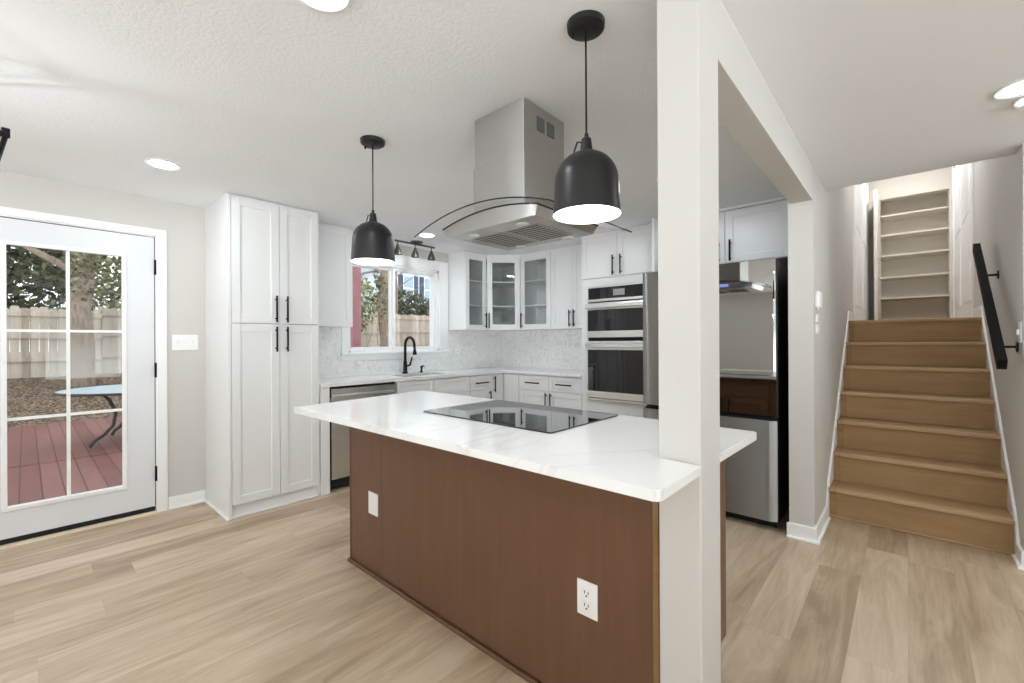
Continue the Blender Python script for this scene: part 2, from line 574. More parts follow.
def wall_left():
    b = B()
    x0, x1 = WX - .15, WX
    dy0, dy1, dz = -.285, .657, 2.062
    wy0, wy1, wz0, wz1 = 2.165, 3.315, 1.155, 2.105
    b.box(x0, x1, -4.5, -2.05, -.3, CZ); b.box(x0, x1, -2.05, -1.45, -.3, .3); b.box(x0, x1, -2.05, -1.45, 2.1, CZ)
    b.box(x0, x1, -1.45, dy0, -.3, CZ)
    b.box(x0, x1, dy0, dy1, dz, CZ)
    b.box(x0, x1, dy0, dy1, -.3, -.005)
    b.box(x0, x1, dy1, wy0, -.3, CZ)
    b.box(x0, x1, wy0, wy1, -.3, wz0)
    b.box(x0, x1, wy0, wy1, wz1, CZ)
    b.box(x0, x1, wy1, BY + .12, -.3, CZ)
    return b
struct('wall_left', wall_left(), 'wall')
struct('wall_back', B().box(WX, -.566, BY, BY + .12, 0, CZ), 'wall')
# the wall beside the stairs, its beam and the post
struct('wall_stair_left', B().box(-.565, -.43, 3.28, 9.1, 0, 3.86), 'wall')
struct('beam', B().box(-.552, -.431, 1.395, 3.2795, 2.133, CZ + .01, .003, 2), 'wall')
struct('pillar', B().box(-.541, -.421, 1.2385, 1.4075, 0, CZ + .01, .004, 2), 'wall')
struct('wall_stair_right', B().box(.475, .60, 3.66, 9.1, 0, 3.86, .004, 2), 'wall')
struct('wall_front_right', B().box(.60, 4.0, 3.66, 3.78, 0, CZ), 'wall')

def wall_with_holes(axis, c0, c1, a0, a1, z1, holes):
    b = B()
    def put(p0, p1, za, zb):
        if axis == 'Y': b.box(p0, p1, c0, c1, za, zb)
        else: b.box(c0, c1, p0, p1, za, zb)
    cur = a0
    for h0, h1, hz0, hz1 in holes:
        put(cur, h0, 0, z1); put(h0, h1, 0, hz0) if hz0 > 0 else None; put(h0, h1, hz1, z1)
        cur = h1
    put(cur, a1, 0, z1)
    return b
struct('wall_rear', wall_with_holes('Y', -4.62, -4.5, WX - .15, 4.12, CZ, [(-1.5, .9, .1, 2.2), (1.2, 3.7, .1, 2.2)]), 'wall')
struct('wall_right', wall_with_holes('X', 4.0, 4.12, -4.5, 3.78, CZ, [(-4.0, -.6, .05, 2.2), (.2, 2.8, .5, 2.2)]), 'wall')

def window_unit(name, axis, c, a0, a1, z0, z1, label):
    r = sroot(name, label, 'window', ((a0 + a1) / 2, c, z0) if axis == 'Y' else (c, (a0 + a1) / 2, z0))
    b = B()
    def put(bb, p0, p1, za, zb, t=.04):
        if axis == 'Y': bb.box(p0, p1, c - t, c + t, za, zb)
        else: bb.box(c - t, c + t, p0, p1, za, zb)
    w = .06
    put(b, a0, a1, z0, z0 + w); put(b, a0, a1, z1 - w, z1); put(b, a0, a0 + w, z0 + w, z1 - w); put(b, a1 - w, a1, z0 + w, z1 - w)
    put(b, (a0 + a1) / 2 - .03, (a0 + a1) / 2 + .03, z0 + w, z1 - w)
    obj('window_frame', b, 'trim', r)
    g = B(); put(g, a0 + w, a1 - w, z0 + w, z1 - w, .003)
    obj('window_pane', g, 'glass', r)
window_unit('added_window_6', 'X', WX - .07, -2.05, -1.45, .3, 2.1, 'narrow unseen window added on the patio door wall')  # added to give the hood chimney a bright streak to reflect
window_unit('fill_window_2', 'Y', -4.56, -1.5, .9, .1, 2.2, 'unseen white framed window added in the rear wall for daylight')  # unseen windows, placed and sized to throw daylight onto the ceiling
window_unit('fill_window_3', 'Y', -4.56, 1.2, 3.7, .1, 2.2, 'wide unseen window added in the rear wall for daylight')
window_unit('fill_window_4', 'X', 4.06, -4.0, -.6, .05, 2.2, 'tall unseen glazing added in the side wall for daylight')
window_unit('fill_window_5', 'X', 4.06, .2, 2.8, .5, 2.2, 'unseen window added in the side wall near the stairs for daylight')

# baseboards, with a thin shoe strip at the floor
def base_run(name, x0, x1, y0, y1, nx, ny, h=.095):
    """a board along the wall whose room side is (nx, ny)"""
    b = B()
    t = .014; s = .026
    if nx:
        b.box(min(x0, x0 + nx * t), max(x0, x0 + nx * t), y0, y1, 0, h, .004, 2)
        b.box(min(x0, x0 + nx * s), max(x0, x0 + nx * s), y0, y1, 0, .016, .005, 2)
    else:
        b.box(x0, x1, min(y0, y0 + ny * t), max(y0, y0 + ny * t), 0, h, .004, 2)
        b.box(x0, x1, min(y0, y0 + ny * s), max(y0, y0 + ny * s), 0, .016, .005, 2)
    return struct(name, b, 'trim')
base_run('baseboard_left', WX, 0, .718, .957, 1, 0)
base_run('baseboard_left_rear', WX, 0, -4.5, -.36, 1, 0)
b = B()
for h, t in ((.095, .014), (.016, .028)):
    b.prism([(-.577, 3.28 - t), (-.43 + t, 3.28 - t), (-.43 + t, 3.79), (-.43, 3.79), (-.43, 3.28), (-.577, 3.28)], 0, h, .004)
struct('baseboard_stair', b, 'trim')
b = B()
for h, t in ((.095, .014), (.016, .028)):
    b.prism([(.475 - t, 3.66 - t), (4.0, 3.66 - t), (4.0, 3.66), (.475, 3.66), (.475, 3.83), (.475 - t, 3.83)], 0, h, .004)
struct('baseboard_right', b, 'trim')

# ------------------------------------------------------------------ patio door
dr = sroot('door_1', 'white glazed patio door with black hinges beside the switch plate', 'door', (WX, .19, 0))
b = B()
DX = WX - .012        # inner face of the slab
gy0, gy1, gz0, gz1 = -.082, .466, .238, 1.888
y0, y1, z0, z1 = -.272, .645, .046, 2.05
for a in ((y0, gy0, z0, z1), (gy1, y1, z0, z1), (gy0, gy1, z0, gz0), (gy0, gy1, gz1, z1)):
    b.box(DX - .045, DX, *a)
slab = obj('door_slab', b, 'doorpaint', dr)
b = B()
w = .022
for a in ((gy0 - w, gy0 + .004, gz0 - w, gz1 + w), (gy1 - .004, gy1 + w, gz0 - w, gz1 + w), (gy0, gy1, gz0 - w, gz0 + .004), (gy0, gy1, gz1 - .004, gz1 + w)):
    b.box(DX - .002, DX + .01, *a, .003, 2)
obj('glazing_bead', b, 'trim', slab)
obj('door_pane', B().box(DX - .026, DX - .02, gy0, gy1, gz0, gz1), 'glass', slab)
b = B()
b.box(DX - .032, DX - .014, .183, .202, gz0, gz1)
for z in (1.347, .786):
    b.box(DX - .031, DX - .015, gy0, gy1, z - .009, z + .009)
obj('grille', b, 'trim', slab)
obj('shadow_gap', B().box(DX - .03, DX - .004, y0, y1 + .004, 2.0505, 2.0545).box(DX - .03, DX - .004, .6455, .6495, .05, 2.0505), 'rubber', dr)  # dark strip painted in for the shadow gap around the slab
obj('door_sweep', B().box(DX - .045, DX + .004, y0, y1, .014, .047, .004), 'rubber', slab)
for z in (1.827, 1.062, .292):
    hb = B().tube([(WX + .006, .648, z - .055), (WX + .006, .648, z + .055)], .0075, 10)
    obj('hinge', hb, 'black', dr, label='black door hinge')
b = B()
b.box(WX - .14, WX + .004, .650, .668, 0, 2.075)
b.box(WX - .14, WX + .004, -.295, -.274, 0, 2.075)
b.box(WX - .14, WX + .004, -.295, .668, 2.055, 2.075)
b.box(WX, WX + .018, .655, .716, 0, 2.112, .004, 2)
b.box(WX, WX + .018, -.345, -.284, 0, 2.112, .004, 2)
b.box(WX, WX + .018, -.284, .655, 2.062, 2.112, .004, 2)
obj('door_casing', b, 'trim', dr)
obj('threshold', B().box(WX - .15, WX + .03, -.29, .66, -.004, .014, .003), 'sill', dr)

# triple light switch
sw = thing('light_switch', 'white triple toggle switch plate between patio door and tall pantry cabinet', 'light switch', (WX, .83, 1.205))
obj('wall_plate', B().box(WX, WX + .006, .748, .914, 1.208, 1.328, .003, 2), 'plate', sw)
for k in range(3):
    yy = .785 + k * .046
    obj('toggle', B().box(WX + .004, WX + .016, yy - .005, yy + .005, 1.258, 1.282, .002), 'plate', sw)

# ------------------------------------------------------------------ kitchen window
wr = sroot('window_1', 'white two-pane sliding window above the kitchen sink', 'window', (WX, 2.75, 1.08))
b = B()
for a in ((3.315, 3.448, 1.138, 2.222), (2.09, 2.165, 1.138, 2.222), (2.165, 3.315, 2.105, 2.222)):
    b.box(WX, WX + .018, *a, .003, 2)
b.box(WX - .06, WX + .045, 2.08, 3.46, 1.135, 1.158, .004, 2)
b.box(WX, WX + .016, 2.09, 3.448, 1.075, 1.136, .003, 2)
for a in ((2.165, 2.19, 1.158, 2.105), (3.29, 3.315, 1.158, 2.105), (2.165, 3.315, 2.08, 2.105), (2.165, 3.315, 1.158, 1.178)):
    b.box(WX - .15, WX + .002, *a)
obj('window_frame', b, 'trim', wr)
for (ya, yb, xo) in ((2.19, 2.715, -.075), (2.70, 3.29, -.04)):
    fr = B()
    w = .034
    for a in ((ya, ya + w, 1.178, 2.08), (yb - w, yb, 1.178, 2.08), (ya + w, yb - w, 1.178, 1.178 + w), (ya + w, yb - w, 2.08 - w, 2.08)):
        fr.box(WX + xo - .016, WX + xo + .016, *a, .003)
    s = obj('sash', fr, 'trim', wr)
    obj('window_pane', B().box(WX + xo - .003, WX + xo + .003, ya + w, yb - w, 1.178 + w, 2.08 - w), 'glass', s)

# ------------------------------------------------------------------ tall pantry
FX = -3.576
pr = thing('pantry_cabinet', 'tall white shaker pantry cabinet with four doors beside the patio door', 'cabinet', (-3.87, 1.285, 0))
b = B()
b.box(WX + .002, FX - .045, .982, 1.60, .095, 2.316)
b.box(WX + .002, FX, .96, .981, 0, 2.318, .002)
b.box(WX + .002, FX - .0205, 1.6005, 1.62, 0, 2.318)
obj('body', b, 'cab', pr)
obj('toe_kick', B().box(WX + .002, FX - .03, .981, 1.60, 0, .095), 'cab', pr)
b = B()
b.box(WX + .002, FX + .012, .946, .96, 0, .018, .005, 2)
b.box(FX - .03, FX - .012, .981, 1.60, 0, .018, .005, 2)
obj('shoe_moulding', b, 'trim', pr)
obj('crown_strip', B().box(WX + .002, FX - .03, .962, 1.618, 2.318, CZ - .001), 'cab', pr)
fr = face_px(FX)
for (u0, u1, hu) in ((.984, 1.306, 1.278), (1.310, 1.606, 1.356)):
    door(pr, fr, u0, u1, 1.407, 2.314, hu=hu, hz=1.518, hl=.20)
    door(pr, fr, u0, u1, .098, 1.402, hu=hu, hz=1.288, hl=.19)
solo('filler_panel', B().box(WX + .002, FX - .004, 1.6225, 1.698, 0, .889, .002), 'cab', 'narrow white filler panel between pantry and dishwasher', 'panel')

# upper cabinet left of the window
UX = -3.85
uc = thing('wall_cabinet', 'white wall cabinet with plain shaker door between pantry and window', 'cabinet', (-4.0, 1.835, 1.405))
obj('body', B().box(WX + .002, UX - .021, 1.623, 2.052, 1.405, 2.312, .001), 'cab', uc)
obj('crown_strip', B().box(WX + .002, UX - .03, 1.624, 2.05, 2.312, CZ - .001), 'cab', uc)
door(uc, face_px(UX), 1.625, 2.050, 1.407, 2.31)

# glass fronted uppers: side unit, diagonal corner, back unit
def open_case(x0, x1, y0, y1, z0, z1, t=.016, open_side='+X', shelf_z=()):
    b = B()
    b.box(x0, x1, y0, y1, z0, z0 + t); b.box(x0, x1, y0, y1, z1 - t, z1)
    if open_side == '+X':
        b.box(x0, x1, y0, y0 + t, z0 + t, z1 - t); b.box(x0, x1, y1 - t, y1, z0 + t, z1 - t); b.box(x0, x0 + t / 2, y0 + t, y1 - t, z0 + t, z1 - t)
    else:
        b.box(x0, x0 + t, y0, y1, z0 + t, z1 - t); b.box(x1 - t, x1, y0, y1, z0 + t, z1 - t); b.box(x0 + t, x1 - t, y1 - t / 2, y1, z0 + t, z1 - t)
    return b
SH = (1.70, 2.0)
g1 = thing('wall_cabinet', 'narrow white glass-door cabinet right beside the sink window', 'cabinet', (-4.0, 3.64, 1.405))
obj('body', open_case(WX + .002, UX - .021, 3.464, 3.806, 1.405, 2.305), 'cab', g1)
for z in SH:
    obj('shelf', B().box(WX + .012, UX - .04, 3.481, 3.789, z - .009, z + .009), 'cab', g1)
door(g1, face_px(UX), 3.466, 3.806, 1.407, 2.303, hu=3.778, hz=1.52, hl=.19, glass=True)
obj('crown_strip', B().box(WX + .002, UX - .012, 3.462, 3.806, 2.305, CZ - .001), 'cab', g1)

g2 = thing('corner_cabinet', 'white diagonal corner wall cabinet with a glass door', 'cabinet', (-3.95, 4.2, 1.405))
dx0, dy0, dx1, dy1 = UX, 3.810, -3.553, 4.107
def corner_poly(k=0.0):
    return [(WX + .002, 3.81), (dx0 - .02, dy0), (dx1, dy1 + .02), (dx1, BY - .002), (WX + .002, BY - .002)]
b = B()
b.prism(corner_poly(), 1.405, 1.421); b.prism(corner_poly(), 2.289, 2.305)
b.box(WX + .002, UX - .02, 3.81, 3.826, 1.421, 2.289); b.box(dx1 - .016, dx1, dy1 + .02, BY - .002, 1.421, 2.289)
b.box(WX + .002, WX + .01, 3.826, BY - .002, 1.421, 2.289); b.box(WX + .01, dx1 - .016, BY - .01, BY - .002, 1.421, 2.289)
obj('body', b, 'cab', g2)
for z in SH:
    obj('shelf', B().prism([(WX + .012, 3.83), (dx0 - .045, dy0 + .02), (dx1 - .02, dy1 + .045), (dx1 - .02, BY - .012), (WX + .012, BY - .012)], z - .009, z + .009), 'cab', g2)
obj('crown_strip', B().prism([(WX + .002, 3.808), (dx0 - .008, dy0), (dx1, dy1 + .008), (dx1, BY - .002), (WX + .002, BY - .002)], 2.305, CZ - .001), 'cab', g2)
L = math.hypot(dx1 - dx0, dy1 - dy0)
frd = Matrix.Translation((dx0, dy0, 0)) @ Matrix.Rotation(math.atan2(dy1 - dy0, dx1 - dx0), 4, 'Z')
door(g2, frd, .006, L - .006, 1.407, 2.303, hu=.03, hz=1.52, hl=.19, glass=True, st=.066)

g3 = thing('wall_cabinet', 'white wall cabinet with a glass door facing the island', 'cabinet', (-3.3, 4.26, 1.405))
UY = 4.10
obj('body', open_case(-3.551, -3.084, UY + .021, BY - .002, 1.405, 2.305, open_side='-Y'), 'cab', g3)
for z in SH:
    obj('shelf', B().box(-3.534, -3.10, UY + .04, BY - .012, z - .009, z + .009), 'cab', g3)
door(g3, face_my(UY), -3.548, -3.086, 1.407, 2.303, hu=-3.52, hz=1.52, hl=.19, glass=True, st=.064)
obj('crown_strip', B().box(-3.551, -3.083, UY + .012, BY - .002, 2.305, CZ - .001), 'cab', g3)
g4 = thing('wall_cabinet', 'white wall cabinet with two solid doors beside the wall ovens', 'cabinet', (-2.78, 4.26, 1.405))
obj('body', B().box(-3.082, -2.494, UY + .021, BY - .002, 1.405, 2.305), 'cab', g4)
door(g4, face_my(UY), -3.08, -2.785, 1.407, 2.303, hu=-2.81, hz=1.52, hl=.19)
door(g4, face_my(UY), -2.781, -2.496, 1.407, 2.303, hu=-2.75, hz=1.52, hl=.19)
obj('crown_strip', B().box(-3.082, -2.494, UY + .012, BY - .002, 2.305, CZ - .001), 'cab', g4)

# ------------------------------------------------------------------ base cabinets along the window wall
CX = -3.60           # door faces
fr = face_px(CX)
dw = thing('dishwasher', 'stainless steel dishwasher under the white counter beside the pantry', 'dishwasher', (-3.87, 2.03, 0))
obj('tub', B().box(WX + .05, CX - .03, 1.704, 2.356, .02, .884), 'gap', dw)
b = B()
b.box(1.722, 2.345, 0, .028, .10, .745, .003).box(1.722, 2.345, 0, .028, .80, .868, .003).box(1.722, 2.345, .014, .028, .745, .80)
obj('front_panel', b.xf(fr), 'steel', dw)
obj('handle', B().box(1.735, 2.33, -.012, .006, .795, .815, .004, 2).xf(fr), 'steel_trim', dw)
obj('kick_plate', B().box(1.722, 2.345, .05, .06, .02, .10).xf(fr), 'rubber', dw)

def base_box(x0, x1, y0, y1):
    return B().box(x0, x1, y0, y1, .10, .888)
sc = thing('sink_cabinet', 'white sink base cabinet with two blank panels under the window', 'cabinet', (-3.87, 2.83, 0))
b = B()
b.box(WX + .03, CX - .021, 2.361, 2.379, .10, .888).box(WX + .03, CX - .021, 3.281, 3.299, .10, .888).box(WX + .03, CX - .021, 2.379, 3.281, .10, .118)
b.box(CX - .041, CX - .021, 2.379, 3.281, .70, .888)
obj('body', b, 'cab', sc)
obj('toe_kick', B().box(WX + .03, CX - .07, 2.361, 3.299, 0, .10), 'cab', sc)
for (u0, u1) in ((2.365, 2.80), (2.805, 3.295)):
    drawer(sc, fr, u0, u1, .715, .876, handle=False)
door(sc, fr, 2.365, 2.80, .112, .709, hu=2.77, hz=.60); door(sc, fr, 2.805, 3.295, .112, .709, hu=2.835, hz=.60)

dc = thing('drawer_cabinet', 'narrow white base cabinet with one drawer nearest the counter corner', 'cabinet', (-3.87, 3.465, 0))
obj('body', base_box(WX + .03, CX - .021, 3.302, 3.628), 'cab', dc)
obj('toe_kick', B().box(WX + .03, CX - .07, 3.302, 3.628, 0, .10), 'cab', dc)
drawer(dc, fr, 3.305, 3.626, .715, .876, hl=.20)
door(dc, fr, 3.305, 3.626, .112, .709, hu=3.598, hz=.605, hl=.18)

cc = thing('corner_base_cabinet', 'white L-shaped corner base cabinet with a folding door', 'cabinet', (-3.87, 4.1, 0))
obj('body', B().prism([(WX + .03, 3.632), (CX - .021, 3.632), (CX - .021, 3.862), (-3.36, 3.862), (-3.36, BY - .002), (WX + .03, BY - .002)], .10, .888), 'cab', cc)
obj('toe_kick', B().prism([(WX + .03, 3.632), (CX - .07, 3.632), (CX - .07, 3.91), (-3.36, 3.91), (-3.36, BY - .002), (WX + .03, BY - .002)], 0, .10), 'cab', cc)
CY = 3.841
door(cc, fr, 3.632, 3.838, .112, .876, hu=3.672, hz=.765, hl=.19, st=.05)
door(cc, face_my(CY), -3.597, -3.363, .112, .876, st=.055)

bc = thing('base_cabinet', 'white base cabinet with two drawers under the back counter', 'cabinet', (-2.92, 4.13, 0))
obj('body', base_box(-3.357, -2.493, CY + .021, BY - .002), 'cab', bc)
obj('toe_kick', B().box(-3.357, -2.493, CY + .07, BY - .002, 0, .10), 'cab', bc)
fb = face_my(CY)
for (u0, u1, hu) in ((-3.354, -2.922, -2.95), (-2.918, -2.497, -2.885)):
    drawer(bc, fb, u0, u1, .715, .876, hl=.20)
    door(bc, fb, u0, u1, .112, .709, hu=hu, hz=.60, hl=.19)

# counters with the sink cut-out
def counter_bm():
    b = B()
    z0, z1 = .890, .920
    sx0, sx1, sy0, sy1 = -3.99, -3.68, 2.50, 3.08
    xa, xb = WX + .001, FX
    b.box(xa, xb, 1.624, sy0, z0, z1); b.box(xa, xb, sy1, 3.821, z0, z1)
    b.box(xa, sx0, sy0, sy1, z0, z1); b.box(sx1, xb, sy0, sy1, z0, z1)
    b.box(xa, xb, 3.821, BY - .001, z0, z1); b.box(xb, -2.493, 3.821, BY - .001, z0, z1)
    bmesh.ops.remove_doubles(b.bm, verts=b.bm.verts, dist=1e-5)
    dead = [f for f in b.bm.faces if any(f is not g and set(f.verts) == set(g.verts) for g in f.verts[0].link_faces)]
    bmesh.ops.delete(b.bm, geom=dead, context='FACES_ONLY')
    return b
solo('countertop', counter_bm(), 'quartz', 'L-shaped white quartz worktop running under the window and uppers', 'countertop')
sk = thing('sink', 'undermount stainless sink set in the white worktop below the window', 'sink', (-3.835, 2.79, .70))
b = B()
b.box(-4.0, -3.67, 2.49, 3.09, .700, .704)
b.box(-4.0, -3.99, 2.49, 3.09, .704, .889); b.box(-3.68, -3.67, 2.49, 3.09, .704, .889); b.box(-3.99, -3.68, 2.49, 2.50, .704, .889); b.box(-3.99, -3.68, 3.08, 3.09, .704, .889)
obj('basin', b, 'steel', sk)
obj('drain', B().lathe([(0, 0), (.04, 0), (.045, .003), (0, .003)], (-3.84, 2.79, .704), 20), 'steel_trim', sk)

# mosaic backsplash
b = B()
b.box(WX, WX + .008, 1.623, 2.088, .921, 1.404); b.box(WX, WX + .008, 2.088, 3.45, .921, 1.074); b.box(WX, WX + .008, 3.45, BY, .921, 1.404)
b.box(WX + .008, -2.495, BY - .008, BY, .921, 1.404)
o = struct('wall_backsplash', b, 'mosaic')

# faucet, soap dispenser
fa = thing('faucet', 'black gooseneck kitchen faucet behind the sink', 'faucet', (-4.07, 2.765, .92))
bx, by = -4.07, 2.775
obj('base', B().lathe([(0, 0), (.029, 0), (.029, .012), (.022, .02), (.021, .12), (.016, .14), (0, .14)], (bx, by, .92), 20), 'black', fa)
pts = [(bx, by, 1.05), (bx, by, 1.22)]
for k in range(1, 13):
    a = math.pi * k / 13
    pts.append((bx + .085 * (1 - math.cos(a)), by, 1.22 + .092 * math.sin(a)))
pts.append((bx + .172, by, 1.20))
obj('spout', B().tube(pts, .0145, 12), 'black', fa)
obj('spray_head', B().lathe([(0, .075), (.012, .075), (.015, .05), (.022, .02), (.022, 0), (0, 0)], (bx + .174, by, 1.125), 16), 'black', fa)
obj('lever', B().tube([(bx, by + .02, 1.0), (bx + .01, by + .055, 1.01), (bx + .02, by + .075, 1.10)], [.012, .012, .007], 10), 'black', fa)
sd = thing('soap_dispenser', 'small black soap pump beside the faucet', 'soap dispenser', (-4.07, 2.99, .92))
obj('pump_body', B().lathe([(0, 0), (.022, 0), (.022, .008), (.012, .014), (.011, .05), (.015, .056), (.015, .07), (0, .07)], (-4.07, 2.99, .92), 16), 'black', sd)
obj('nozzle', B().tube([(-4.07, 2.99, .985), (-4.045, 2.985, .998), (-4.005, 2.98, .985)], .006, 8), 'black', sd)

def outlet(name, label, fr, u0, u1, z0, z1, loc, duplex=True, cat='outlet'):
    t = thing(name, label, cat, loc)
    obj('wall_plate', B().box(u0, u1, -.006, 0, z0, z1, .003, 2).xf(fr), 'plate', t)
    if duplex:
        uc_, zc = (u0 + u1) / 2, (z0 + z1) / 2
        w = min(.034, (u1 - u0) * .42)
        for s in (-1, 1):
            k = zc + s * .021
            r = obj('receptacle', B().box(uc_ - w / 2, uc_ + w / 2, -.009, -.004, k - .0155, k + .0155, .004, 2).xf(fr), 'plate', t)
            sl = B()
            sl.box(uc_ - .0085, uc_ - .0055, -.0096, -.0088, k - .002, k + .008).box(uc_ + .0055, uc_ + .0085, -.0096, -.0088, k - .002, k + .007)
            sl.box(uc_ - .003, uc_ + .003, -.0096, -.0088, k - .011, k - .006)
            obj('slot', sl.xf(fr), 'gap', r)
    return t
outlet('wall_outlet', 'white outlet on the marble backsplash right of the window', face_px(WX + .008), 3.56, 3.63, 1.11, 1.225, (WX + .008, 3.595, 1.11))

# ------------------------------------------------------------------ oven tower
ot = thing('oven_cabinet', 'tall white cabinet housing the built-in double oven', 'cabinet', (-2.075, 4.13, 0))
b = B()
ox0, ox1 = -2.49, -1.655
b.box(ox0, ox0 + .02, CY, BY - .002, 0, 2.312); b.box(ox1 - .02, ox1, CY, BY - .002, 0, 2.312)
b.box(ox0 + .02, ox1 - .02, CY, BY - .002, 1.81, 2.312) ; b.box(ox0 + .02, ox1 - .02, CY, BY - .002, .10, .665)
b.box(ox0 + .02, -2.414, CY, CY + .02, .665, 1.81); b.box(-1.722, ox1 - .02, CY, CY + .02, .665, 1.81)
b.box(ox0 + .02, ox1 - .02, BY - .02, BY - .002, .665, 1.81)
obj('body', b, 'cab', ot)
obj('toe_kick', B().box(ox0 + .02, ox1 - .02, CY + .06, BY - .002, 0, .10), 'cab', ot)
fo = face_my(CY - .020)
door(ot, fo, -2.475, -2.078, 1.893, 2.308, hu=-2.11, hz=1.998, hl=.19)
door(ot, fo, -2.073, -1.668, 1.893, 2.308, hu=-2.028, hz=1.998, hl=.19)
drawer(ot, fo, -2.475, -1.668, .112, .40, hl=.3)
obj('crown_strip', B().box(ox0, ox1, CY - .012, BY - .002, 2.312, CZ - .001), 'cab', ot)

ov = thing('wall_oven', 'stainless double wall oven with black glass doors in the white tower', 'oven', (-2.075, 4.1, .67))
obj('chassis', B().box(-2.412, -1.724, CY + .002, BY - .03, .67, 1.806), 'gap', ov)
f = face_my(CY - .018)
b = B().box(-2.412, -1.724, 0, .018, 1.655, 1.806, .002)
cp = obj('control_panel', b, 'steel_trim', ov); 
cp.data.transform(Matrix.Translation((0, CY - .018, 0)))
obj('control_glass', B().box(-2.397, -1.735, -.003, .002, 1.68, 1.792).xf(f), 'black_glass', cp)
obj('display', B().box(-2.115, -1.995, -.005, -.002, 1.705, 1.765).xf(f), 'oven_display', cp)
def oven_door(z0, z1, gz0, gz1, hz):
    d = obj('oven_door', B().box(-2.408, -1.728, -.022, .016, z0, z1, .003, 2).xf(f), 'steel_trim', ov)
    obj('window', B().box(-2.392, -1.742, -.0245, -.018, gz0, gz1).xf(f), 'black_glass', d)
    h = B().box(-2.402, -1.735, -.066, -.048, hz - .024, hz + .024, .008, 3)
    for u in (-2.37, -1.78):
        h.box(u - .016, u + .016, -.05, -.02, hz - .014, hz + .014)
    obj('handle', h.xf(f), 'steel_trim', d)
oven_door(1.297, 1.642, 1.362, 1.572, 1.608)
oven_door(.700, 1.262, .765, 1.176, 1.218)
obj('vent_strip', B().box(-2.412, -1.724, -.012, .016, .67, .695, .002).xf(f), 'steel', ov)

# ------------------------------------------------------------------ refrigerator and the cabinet over it
FY = 3.284
rf = thing('refrigerator', 'stainless french-door refrigerator between oven tower and stair wall', 'refrigerator', (-1.09, 3.7, 0))
fx0, fx1 = -1.568, -.634
obj('case', B().box(fx0 + .004, fx1 - .004, FY + .075, 4.10, .05, 1.79, .004), 'fridge_side', rf)
for x in (fx0 + .06, fx1 - .06):
    for y in (FY + .14, 4.0):
        obj('leveling_foot', B().lathe([(0, 0), (.02, 0), (.02, .05), (0, .05)], (x, y, 0), 12), 'rubber', rf)
def fridge_door(name, x0, x1, z0, z1, mat, curve):
    b = B()
    n = 40
    prof = []
    for i in range(n + 1):
        t = i / n
        e = min(t, 1 - t) * (x1 - x0)
        y = FY + curve * .4 * max(0, 1 - e / curve) ** 2
        prof.append((x0 + t * (x1 - x0), y))
    poly = prof + [(x1, FY + .07), (x0, FY + .07)]
    lo = [(x, y, z0) for x, y in poly]; hi = [(x, y, z1) for x, y in poly]
    b.hull(lo, hi)
    o = obj(name, b, mat, rf)
    for p in o.data.polygons:
        p.use_smooth = len(p.vertices) == 4 and abs(p.normal.z) < .1 and p.normal.y < -.3
    return o
mid = -1.101
fd1 = fridge_door('door', mid + .003, fx1, .762, 1.80, 'mirror_steel', .004)
obj('edge_trim', B().box(fx1 - .001, fx1 + .006, FY + .004, FY + .066, .762, 1.80, .002), 'fridge_side', fd1)
fd2 = fridge_door('door', fx0, mid - .003, .762, 1.80, 'steel_dark', .055)
fz = fridge_door('freezer_drawer', fx0, fx1, .065, .728, 'steel_dark', .055)
obj('pocket_lip', B().box(fx0 + .02, fx1 - .02, FY + .012, FY + .06, .728, .742, .003), 'gap', fz)
obj('base_grille', B().box(fx0 + .02, fx1 - .02, FY + .09, FY + .11, .0, .065), 'rubber', rf)
for x in (fx0 + .06, fx1 - .06):
    obj('hinge_cover', B().box(x - .04, x + .04, FY + .08, FY + .15, 1.788, 1.806, .006, 2), 'fridge_side', rf)

fc = thing('fridge_cabinet', 'white two-door cabinet above the refrigerator', 'cabinet', (-1.09, 4.1, 1.89))
obj('body', B().box(-1.60, -.570, 3.821, BY - .002, 1.885, 2.312), 'cab', fc)
ff = face_my(3.80)
door(fc, ff, -1.52, -1.096, 1.889, 2.308, hu=-1.136, hz=1.985, hl=.17)
door(fc, ff, -1.091, -.648, 1.889, 2.308, hu=-1.051, hz=1.985, hl=.17)
obj('stile', B().box(-.645, -.570, 3.802, 3.821, 1.885, 2.312), 'cab', fc)
obj('crown_strip', B().box(-1.60, -.570, 3.785, BY - .002, 2.312, CZ - .001, .003), 'cab', fc)
obj('end_panel', B().box(-1.622, -1.602, 3.60, BY - .002, 0, 2.312), 'cab', fc)

# ------------------------------------------------------------------ island
isl = thing('kitchen_island', 'brown stained wooden kitchen island below the white quartz top', 'kitchen island', (-1.47, 1.52, 0))
IY = 1.250
b = B()
b.box(-2.392, -.552, IY + .02, 1.78, .10, .888)
b.box(-.552, -.520, 1.4125, 1.80, .13, .888)
obj('body', b, 'brown', isl)
obj('back_panel', B().box(-2.392, -2.062, IY + .004, IY + .02, .02, .888).box(-2.060, -.565, IY + .004, IY + .02, .02, .888).box(-2.394, -2.382, IY, IY + .02, 0, .888, .001), 'brown', isl)
obj('corner_strip', B().box(-.566, -.546, IY - .002, IY + .02, 0, .888, .002), 'brown_edge', isl)
obj('base_moulding', B().box(-2.404, -.546, IY - .012, IY + .003, 0, .02, .005, 2).box(-2.404, -2.3935, IY + .004, 1.74, 0, .02), 'brown', isl)
obj('toe_kick', B().box(-2.38, -.57, IY + .02, 1.72, 0, .10), 'brown', isl)
fi = face_py(1.80)
xs = [-2.39, -1.765, -.98, -.535]
